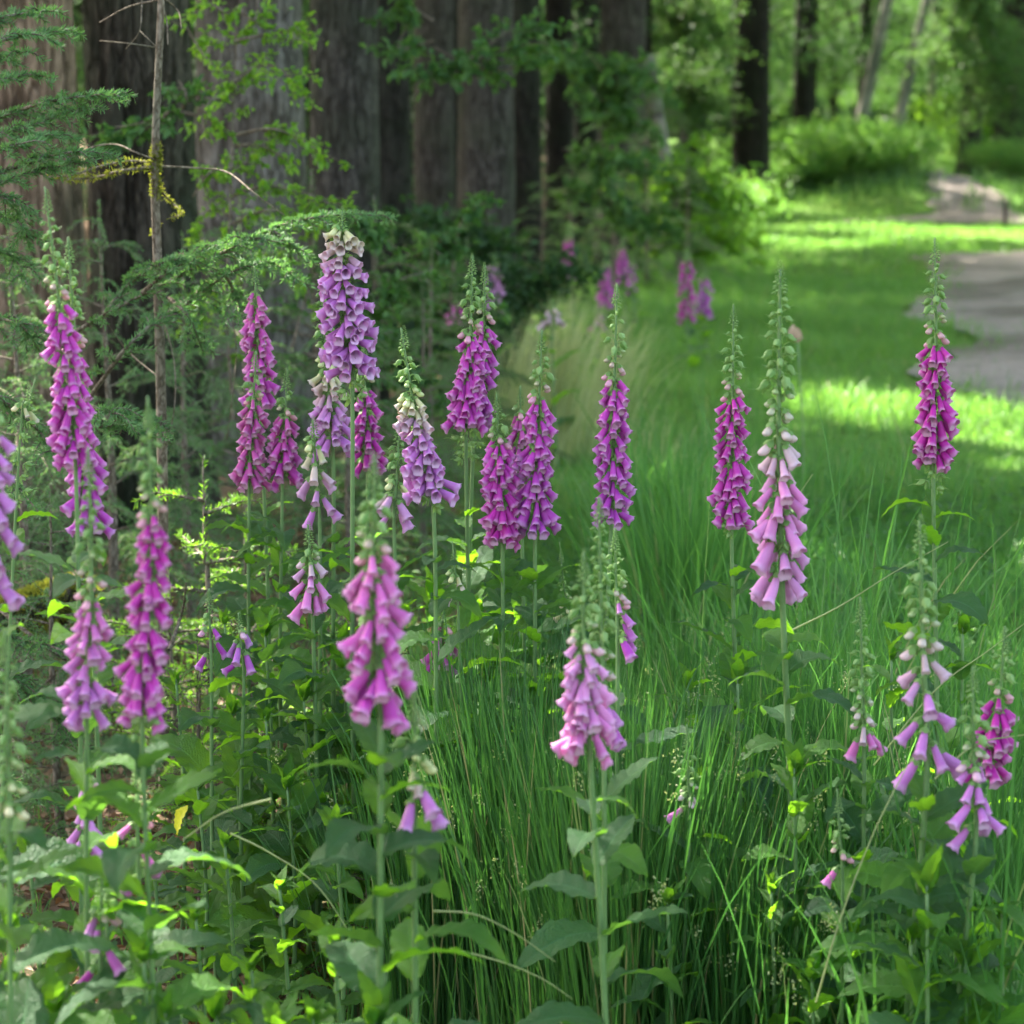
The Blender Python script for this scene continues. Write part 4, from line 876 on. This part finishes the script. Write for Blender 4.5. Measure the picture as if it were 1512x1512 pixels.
F('deep magenta foxglove just right of the tallest lilac one', (537, 505), 576, 700, 543, 4.3, C['magenta'], C['deep'], nf=22, bs=1.0, seed=12, leaves=6, leafy=800)
F('small foxglove with a few white and lilac bells left of the soft focus pink one', (462, 620), 655, 775, 472, 4.0, C['white'], C['lilac'], nf=11, bs=1.15, seed=13, f_top_col=(C['cream'], .5), leaves=5, leafy=830, xb=470)
F('small lilac-pink foxglove low above the broad leaves', (455, 775), 828, 912, 462, 3.8, C['pale'], C['pink'], nf=12, bs=1.15, seed=14, f_top_col=(C['white'], .6), leaves=6, leafy=930, lmax=.19)
F('large soft focus pink-purple foxglove standing nearest in the middle', (553, 672), 820, 1075, 562, 2.42, C['pink'], C['magenta'], face=-90, arc=150, nf=28, bs=1.08, seed=15, leaves=10, leafy=1120, lmax=.17, xb=584, buddense=1.2, xm=552)
F('slim foxglove with pale lilac bells at its side behind the nearest one', (590, 625), 712, 785, 582, 3.9, C['white'], C['lilac'], nf=7, bs=1.1, seed=16, leaves=5, leafy=830, f_top_col=(C['cream'], .5))
F('leaning foxglove with yellow buds, cream then lilac bells', (592, 484), 590, 752, 640, 3.6, C['lilac'], C['lilac'], face=-105, arc=85, nf=30, bs=1.05, seed=17, f_top_col=(C['cream'], .66), tilt=40, leaves=7, leafy=830, xm=614, pods=4)
F('magenta foxglove with the left one of the two bud tips', (698, 378), 496, 640, 688, 4.05, C['magenta'], C['magenta'], nf=30, bs=1.1, seed=18, leaves=5, leafy=760, pods=10, xm=694, arc=100)
F('magenta foxglove with the right one of the two bud tips', (716, 392), 476, 635, 700, 4.15, C['magenta'], C['purple'], nf=26, bs=1.1, seed=19, leaves=5, leafy=800, xb=672, pods=9, xm=713)
F('deep purple foxglove with a short curved bud tip, left of a close pair', (733, 582), 652, 815, 742, 3.85, C['magenta'], C['deep'], nf=34, bs=1.08, seed=20, leaves=7, leafy=850, arc=120, xb=725)
F('purple foxglove with a tall green tip, right of a close pair', (800, 488), 585, 795, 790, 3.85, C['magenta'], C['purple'], nf=38, bs=1.08, seed=21, leaves=8, leafy=850, xb=775, xm=794, lmax=.2)
F('dusky purple foxglove hidden between the close pair', (768, 570), 610, 745, 770, 4.05, C['rose'], C['purple'], nf=22, bs=1.0, seed=22, leaves=5, leafy=840)
F('magenta foxglove with sparse hanging buds at its tall tip, behind the rush clumps', (911, 420), 560, 782, 902, 3.8, C['magenta'], C['purple'], nf=38, bs=1.04, seed=23, leaves=6, leafy=900, buddense=.7, xb=890)
F('slender deep magenta foxglove left of the pale pink one', (1083, 450), 585, 785, 1080, 3.7, C['deep'], C['magenta'], nf=36, bs=1.0, seed=24, leaves=9, leafy=850, pods=4, lmax=.18)
F('pale pink foxglove with long yellow-green budded tip, standing in front on the right', (1152, 398), 655, 898, 1156, 3.2, C['pink'], C['pale'], nf=23, bs=1.32, seed=25, leaves=8, leafy=950, arc=165, xb=1166, xm=1150, f_top_col=(C['white'], .75), tilt=22)
F('deep magenta foxglove standing before the gravel track', (1380, 352), 505, 702, 1378, 3.5, C['deep'], C['deep'], face=-105, nf=36, bs=1.02, seed=26, leaves=9, leafy=740, pods=6, xm=1382, lmax=.14, xb=1376)
F('light lilac foxglove with few large bells below the magenta one by the track', (1358, 770), 960, 1160, 1368, 2.85, C['lilac'], C['lilac'], nf=12, bs=1.22, seed=27, leaves=9, leafy=1190, xb=1322, lmax=.19, f_top_col=(C['white'], .6), buddense=.9)
F('green budded foxglove with only three pink bells low on the spike', (1270, 882), 1070, 1120, 1276, 3.1, C['pink'], C['pink'], nf=4, bs=.95, seed=28, leaves=7, leafy=1150, f_top_col=(C['white'], .7))
F('dark purple foxglove leaning at the right edge', (1484, 925), 1030, 1160, 1448, 3.0, C['deep'], C['deep'], nf=16, bs=.95, seed=29, leaves=5, leafy=1200, xm=1474, xb=1400)
F('lilac foxglove with hanging bells left of the dark leaning one', (1436, 985), 1135, 1252, 1440, 2.8, C['lilac'], C['lilac'], nf=11, bs=1.05, seed=30, leaves=6, leafy=1290, xb=1400, face=-60)
F('soft focus pink foxglove rising from the rush clumps', (862, 815), 955, 1130, 872, 2.65, C['pale'], C['pink'], face=-95, arc=140, nf=24, bs=1.05, seed=31, leaves=5, leafy=1180, xb=905, xm=862)
F('slim green budded foxglove tip crossing behind the soft focus pink one', (884, 735), 1040, 1110, 892, 2.85, C['lilac'], C['purple'], nf=7, bs=1.0, seed=32, leaves=4, leafy=1180, buddense=1.1)
F('budded foxglove with three lilac bells on its right side among the rushes', (908, 780), 890, 975, 912, 3.2, C['lilac'], C['purple'], nf=5, bs=.95, seed=33, leaves=4, leafy=1040, face=-30, arc=50)
F('short soft focus foxglove with one cream and one lilac bell', (612, 1020), 1130, 1225, 612, 2.5, C['lilac'], C['lilac'], nf=5, bs=1.1, seed=34, face=-50, arc=70, leaves=5, leafy=1240, f_top_col=(C['cream'], .5), xb=600)
F('short muted purple foxglove drooping among the leaves in the middle', (655, 895), 925, 1005, 650, 3.9, C['rose'], C['magenta'], nf=10, bs=1.0, seed=35, leaves=4, leafy=1020)
F('small fading lilac foxglove above the dark broad leaves', (352, 905), 935, 1005, 360, 3.7, C['bluelilac'], C['purple'], nf=6, bs=1.0, seed=36, leaves=4, leafy=1030)
F('tiny foxglove with three violet bells among bright spruce shoots', (308, 870), 930, 992, 312, 3.7, C['purple'], C['purple'], nf=3, bs=.95, seed=37, leaves=4, leafy=1020)
F('small foxglove of green buds with two blush bells in the rushes', (1014, 1070), 1180, 1222, 1018, 3.1, C['pink'], C['pink'], nf=2, bs=.8, seed=38, leaves=5, leafy=1240, f_top_col=(C['white'], .3))
F('smallest foxglove, a single pink bell under withered buds', (1236, 1165), 1265, 1305, 1244, 2.95, C['pink'], C['pink'], nf=1, bs=.8, seed=39, leaves=5, leafy=1330, lmax=.15)
F('pale faded lilac foxglove behind the magenta soft focus one', (128, 1105), 1160, 1285, 128, 2.9, C['pale'], C['lilac'], nf=13, bs=.8, seed=40, leaves=5, leafy=1310)
F('short pink foxglove low in front of the leaf litter', (200, 1130), 1215, 1330, 206, 2.6, C['pink'], C['magenta'], nf=5, bs=.95, seed=41, leaves=6, leafy=1350, xb=215, arc=170)
F('low lilac foxglove with three bells above the bottom left leaves', (150, 1290), 1355, 1470, 148, 2.55, C['lilac'], C['magenta'], nf=5, bs=1.0, seed=42, leaves=6, leafy=1480)
F('green budded foxglove blurred at the left edge', (8, 930), 1195, 1215, 14, 2.35, C['cream'], nf=1, bs=.95, seed=43, leaves=7, leafy=1230, xb=40)
F('small green seed stalk left of the rushes', (826, 800), 900, 920, 838, 3.9, C['cream'], nf=2, bs=.6, seed=44, leaves=5, leafy=950)
F('short seed stalk with one pale bell beside the leaning cream one', (668, 800), 850, 888, 676, 3.7, C['white'], C['white'], nf=3, bs=.8, seed=45, leaves=4, leafy=930, f_top_col=(C['cream'], .2), arc=60)
# distant foxgloves in the shade of the wood: small copies
def distant(px, yt, y0, y1, d, col, seed, n=14, lb='distant magenta foxglove in the shade at the edge of the meadow'):
    foxglove(lb, (px, yt), y0, y1 + 6, px, d, col, nf=int(n * 1.3), bs=1.7, seed=seed, leaves=4, lmax=.2, buddense=.5, group='distant foxgloves at the meadow edge')
distant(840, 328, 355, 408, 15.0, C['deep'], 51, 16, 'distant bright magenta foxglove, leftmost before the dark bush')
distant(895, 368, 395, 452, 14.0, C['magenta'], 52, 16, 'distant magenta foxglove, lower one beside the budded tall tip')
distant(919, 352, 368, 418, 16.5, C['magenta'], 53, 14, 'distant magenta foxglove just above the budded tall tip')
distant(934, 375, 392, 430, 17.0, C['purple'], 54, 8, 'distant faint purple foxglove, small one to the right of the budded tall tip')
distant(1014, 365, 385, 470, 13.5, C['deep'], 55, 18, 'distant magenta foxglove, left one of a pair at the meadow rim')
distant(1040, 392, 412, 465, 14.0, C['purple'], 56, 14, 'distant purple foxglove, right one of a pair at the meadow rim')
distant(730, 375, 392, 458, 11.5, C['pale'], 57, 14, 'distant pale lilac foxglove behind the right bud tip')
distant(674, 440, 446, 480, 11.0, C['rose'], 58, 8, 'distant small rosy foxglove behind the two-tipped pair')
distant(882, 452, 462, 486, 12.5, C['pink'], 59, 5, 'distant tiny pink foxglove low in the tall grass')
distant(815, 445, 455, 482, 10.0, C['white'], 60, 5, 'distant tiny whitish foxglove above the pale grass')

# ------------------------------------------------------------------ leafy foxglove clumps without flowers
q = random.Random(88)
def leafy(px, ptop, d, n, lmax, label='leafy green foxglove clump without flowers', dark=.4, group='leafy foxglove clumps'):
    g = ground_row(px, d); tp = at(px, ptop, d); H = max(.12, tp[2] - g[2]); n = int(n * 1.8); lmax *= .88; o = link('foxglove_clump', None, loc=g, label=label, cat='foxglove clump', group=group)
    b = Buf(); P = smooth_path([[0, 0, 0], [.01, .01, H * .5], [.0, 0, H]], 12); tube(b, P * [1, 1, .9], np.linspace(.005, .0022, 12), 7); link('stem', b.mesh('stem', M['stem']), o)
    for j in range(4):
        link('leaf', LEAVES[q.randrange(8)], o, (0, 0, H * .88), (q.uniform(-.2, .2), -q.uniform(.7, 1.1), j * 2.4 + q.uniform(-.3, .3)), lmax * q.uniform(.3, .45))
    for j in range(n):
        f = (j + .5) / n; z = H * .9 * (1 - f ** 1.1 * .95); a = j * 2.399 + q.uniform(-.4, .4); ln = lmax * (.4 + .6 * min(1, f * 1.6)) * q.uniform(.8, 1.2)
        me = (LEAVESD if q.random() < dark else LEAVES)[q.randrange(6)]
        link('leaf', me, o, (0, 0, z), (q.uniform(-.25, .25), q.uniform(-.4, .25) - (.25 if j < 3 else 0), a), ln)
for px, pt, d, n, lm, lb in [
    (640, 820, 4.15, 12, .2, 'upper foxglove clump left of the two-tipped foxgloves'), (705, 850, 4.2, 12, .2, 'upper foxglove clump between the two-tipped and the close pair'), (765, 870, 4.1, 12, .2, 'foxglove clump directly behind the close purple pair'), (845, 900, 4.0, 11, .2, 'foxglove clump left of the sparse-budded foxglove'), (1400, 850, 3.5, 9, .16, 'foxglove clump right of the magenta foxglove by the track'), (1300, 900, 3.6, 8, .15, 'foxglove clump left of the light lilac foxglove'), (1010, 960, 3.8, 8, .16, 'foxglove clump between the rushes and the slender magenta foxglove'),
    (400, 880, 4.0, 12, .20, 'leafy foxglove clump below the rosy cluster'), (455, 980, 3.8, 12, .22, 'foxglove clump with the broadest dark leaves, left of the nearest pink spike'),
    (350, 1010, 3.9, 10, .18, 'leafy foxglove clump left of the broadest dark leaves'), (510, 900, 4.1, 12, .19, 'leafy foxglove clump under the tallest lilac foxglove'), (600, 850, 4.1, 12, .18, 'leafy foxglove clump under the leaning cream-tipped foxglove'),
    (660, 900, 4.0, 12, .2, 'leafy foxglove clump under the two-tipped foxgloves'), (720, 950, 3.9, 12, .2, 'leafy foxglove clump under the close purple pair'), (800, 930, 3.9, 12, .2, 'leafy foxglove clump right of the close purple pair'),
    (430, 1120, 3.6, 11, .22, 'foxglove clump with big crinkled leaves above the spruce seedling'), (300, 1120, 3.6, 9, .18, 'low foxglove clump right of the short pink foxglove'), (480, 820, 4.3, 9, .14, 'foxglove clump between the lilac and rosy spikes'),
    (1080, 940, 3.6, 10, .17, 'leafy foxglove clump below the slender magenta foxglove'), (1160, 1070, 3.1, 9, .17, 'leafy foxglove clump below the pale pink foxglove'), (1350, 1240, 2.75, 10, .2, 'foxglove clump with grey-green leaves in the lower right'),
    (1250, 1330, 3.0, 9, .17, 'low foxglove clump under the smallest foxglove'), (1190, 1400, 2.9, 8, .17, 'low foxglove clump in the rushes at the bottom'), (1410, 1370, 2.8, 8, .17, 'low foxglove clump in the bottom right corner'),
    (40, 1300, 2.6, 9, .16, 'foxglove clump in the bottom left corner'), (230, 1330, 2.45, 9, .17, 'foxglove clump at the foot of the magenta soft focus spike'), (100, 1420, 2.5, 9, .18, 'foxglove clump with bright leaves near the bottom left corner'),
    (330, 1440, 2.6, 8, .18, 'foxglove clump between the litter and the bottom edge'), (420, 1460, 2.5, 9, .19, 'bright backlit foxglove clump at the bottom edge'), (560, 1440, 2.4, 8, .2, 'foxglove clump at the foot of the nearest pink foxglove'),
    (-10, 1080, 2.9, 8, .16, 'foxglove clump cut by the left edge'), (980, 1280, 3.0, 6, .14, 'small foxglove leaves among the rushes'), (560, 1020, 3.9, 10, .18, 'leafy foxglove clump behind the nearest pink spike'), (870, 1080, 3.9, 8, .16, 'leafy foxglove clump behind the rushes')]:
    leafy(px, pt, d, n, lm, lb)
for k_, (px, pt, d, lb) in enumerate([(270, 960, 4.0, 'small-leaved clump among the bright spruce shoots'), (340, 870, 4.3, 'small-leaved clump at the foot of the rosy cluster'), (400, 1010, 3.7, 'small-leaved clump before the broadest dark leaves'), (230, 1160, 3.4, 'small-leaved clump above the yellow leaf'),
    (340, 1200, 3.3, 'small-leaved clump right of the yellow leaf'), (420, 1260, 3.1, 'small-leaved clump in front of the big crinkled leaves'), (500, 1160, 3.3, 'small-leaved clump left of the nearest pink foxglove stem'), (300, 1300, 2.9, 'small-leaved clump over the leaf litter'),
    (60, 1180, 3.0, 'small-leaved clump under the pale faded foxglove'), (170, 1240, 2.8, 'small-leaved clump between the two left soft focus stems'), (380, 1370, 2.7, 'small-leaved clump in front of the leaf litter'), (500, 1330, 2.7, 'small-leaved clump left of the bent grass stalks'),
    (20, 1400, 2.5, 'small-leaved clump lowest in the left corner'), (260, 1430, 2.45, 'small-leaved clump at the bottom below the magenta spike'), (640, 1080, 3.8, 'small-leaved clump behind the one cream and lilac bell'), (470, 1440, 2.5, 'small-leaved clump at the bottom left of the nearest stem'), (560, 960, 4.1, 'small-leaved clump behind the nearest pink bells'),
    (1330, 1330, 2.8, 'small-leaved clump under the light lilac foxglove'), (1130, 1260, 3.0, 'small-leaved clump under the pale pink foxglove'), (1460, 1290, 2.8, 'small-leaved clump below the hanging lilac bells')]):
    leafy(px, pt, d, 11, .12, lb, dark=.15, group='small-leaved foxglove clumps')
# one yellow leaf
me = foxleaf_mesh(60, .5, 'foxleaf'); me = me.copy(); me.materials.clear(); me.materials.append(M['yellow'])
p = at(262, 1232, 3.2); link('yellow_leaf', me, loc=p, rot=(.6, -1.1, -.3), scale=.055, label='withered bright yellow leaf hanging beside the magenta foxglove stem', cat='leaf')

m = NT('peach_leaf'); m.done(m.trans(m.bsdf((.42, .29, .22), .6, .2), (.5, .36, .28), .35)); me2 = foxleaf_mesh(61, .7, 'foxleaf').copy(); me2.materials.clear(); me2.materials.append(m.mat)
p = ground_row(1178, 7.5); o = link('dry_leaf', None, loc=p, label='pale peach petal-like dry leaf on a stalk, in soft focus above the meadow grass', cat='flower')
hh = at(1178, 505, 7.5) - p; b = Buf(); tube(b, smooth_path([[0, 0, 0], hh * [.5, .5, .5] + [.02, 0, 0], hh], 10), .003, 5); link('stem', b.mesh('stem', M['stem']), o)
for j in range(4): link('petal', me2, o, hh, (.5 * j, -.4 - .45 * j, j * 1.9), .032 + .012 * j)  # leaf-shaped pieces made up for an unidentified peach blur
# ------------------------------------------------------------------ rushes and grass tussocks
rg = np.random.default_rng(66)
def tussock(name, px, d, rad, n, h, mat, wd, bend, label, group, cat='rushes', lean=None):
    g = ground_row(px, d); a = rg.uniform(0, 2 * pi, n); r = np.abs(rg.normal(0, rad * .5, n)); base = np.stack([r * np.cos(a), r * np.sin(a), np.zeros(n)], -1)
    az = a + rg.normal(0, .5, n) if lean is None else rg.normal(lean, .5, n)
    b = Buf(); blades(b, base, h * rg.uniform(.6, 1.12, n), az, np.abs(rg.normal(bend, bend * .4, n)) * (.5 + r / rad), wd * rg.uniform(.7, 1.3, n), 7, 0, rg)
    o = link(name, b.mesh(name, mat), loc=g, label=label, cat=cat, group=group)
    if cat == 'rushes':
        for _k in range(16):
            link('seed_head', SEEDH[_k % 3], o, (rg.normal(0, rad * .8), rg.normal(0, rad * .8), h * rg.uniform(.5, .95)), (0, 0, rg.uniform(0, 6)), rg.uniform(.7, 1.2))
    return o
SEEDH = []
for _s in range(3):
    sb = Buf(); p = rg.normal(size=(18, 3)) * [.006, .006, .009]; leafcloud(sb, p, rg.normal(size=(18, 3)) + [0, 0, .5], rg.normal(size=(18, 3)), rg.uniform(.003, .007, 18), .003); SEEDH.append(sb.mesh('seed_head', M['drygrass']))
GR = 'clumps of soft rush'
for px, d, rad, n, h, lb in [
    (700, 3.7, .16, 420, .66, 'dark rush clump right of the nearest pink foxglove'), (780, 3.5, .17, 480, .66, 'dark rush clump left of the soft focus pink foxglove'), (850, 3.3, .15, 420, .62, 'dark rush clump at the foot of the soft focus pink foxglove'),
    (930, 3.15, .16, 460, .66, 'densest rush clump at the bottom, middle right'), (1010, 3.3, .16, 380, .62, 'rush clump under the small blush foxglove'), (760, 4.2, .18, 260, .46, 'rush clump behind the dark ones in the middle'),
    (900, 4.2, .2, 300, .5, 'rush clump below the foxglove with sparse buds'), (1000, 4.6, .2, 300, .52, 'rush clump left of the slender magenta foxglove'), (1110, 4.0, .2, 340, .6, 'rush clump behind the pale pink foxglove'),
    (1230, 3.7, .2, 300, .6, 'rush clump between the pale pink and the light lilac foxglove'), (1450, 3.3, .2, 360, .6, 'arching rush clump in the right corner'), (1100, 3.1, .16, 300, .5, 'rush clump at the foot of the pale pink foxglove'), (630, 3.5, .14, 260, .5, 'thin rush clump beside the nearest pink foxglove')]:
    tussock('rush_clump', px, d, rad, n, h, M['rush'], .0030, .28, lb, GR)
for px, d, n, h, lb in [(1010, 6.0, 420, .6, 'green tussock behind the foxglove with sparse buds'), (1060, 6.8, 420, .55, 'green tussock left of the slender magenta foxglove'), (970, 7.0, 380, .55, 'green tussock right of the pale grass'), (1180, 5.0, 360, .5, 'green tussock right of the pale pink foxglove'), (1290, 4.6, 300, .45, 'green tussock left of the magenta foxglove by the track'), (1440, 4.2, 300, .45, 'green tussock right of the light lilac foxglove')]:
    tussock('grass_tussock', px, d, .28, n, h, M['grass'], .005, .6, lb, 'green grass tussocks', 'grass tussock')
for px, d, n, h, lb in [(815, 10.2, 520, .78, 'pale dry grass tussock, the largest, catching light before the wood'), (890, 10.6, 360, .7, 'pale grass tussock right of the largest dry one'), (755, 11.0, 300, .62, 'pale grass tussock behind the close purple pair'), (955, 8.6, 240, .45, 'pale grass tussock nearest the meadow')]:
    tussock('pale_grass_tussock', px, d, .26, int(n * .6), h, M['drygrass'], .004, .75, lb, 'pale grass tussocks', 'grass tussock', lean=.5)
# single long stalks lying across the foreground
for pts, d, lb in [
    ([(640, 1345), (700, 1350), (760, 1378), (820, 1420)], 2.7, 'pale bent grass stalk arching over the rushes, upper one'), ([(665, 1400), (740, 1420), (800, 1445), (845, 1475)], 2.7, 'pale bent grass stalk arching over the rushes, lower one'),
    ([(1170, 930), (1240, 895), (1320, 845), (1400, 800)], 3.4, 'long thin stalk slanting behind the budded foxglove'), ([(1205, 1480), (1240, 1360), (1290, 1230), (1340, 1130)], 2.8, 'long pale stalk slanting up past the smallest foxglove'),
    ([(340, 1230), (400, 1260), (470, 1310), (530, 1400)], 2.9, 'long arching stalk left of the nearest pink foxglove'), ([(1380, 1150), (1440, 1100), (1512, 1085), (1560, 1080)], 2.9, 'thin pale stalk across the lilac foxglove at the right'),
    ([(1090, 880), (1120, 820), (1160, 760), (1200, 700)], 4.5, 'thin stem rising behind the pale pink foxglove'), ([(1290, 1130), (1380, 1020), (1460, 960), (1540, 900)], 3.3, 'long thin stalk slanting towards the right edge'), ([(400, 1180), (330, 1200), (270, 1240)], 2.7, 'thin curved stalk before the spruce seedling')]:
    P = smooth_path([at(x, y, d) for x, y in pts], 20); b = Buf(); tube(b, P - P[0], np.linspace(.0016, .0007, 20), 5); link('grass_stalk', b.mesh('grass_stalk', M['drygrass']), loc=P[0], label=lb, cat='grass stalk', group='long grass stalks')
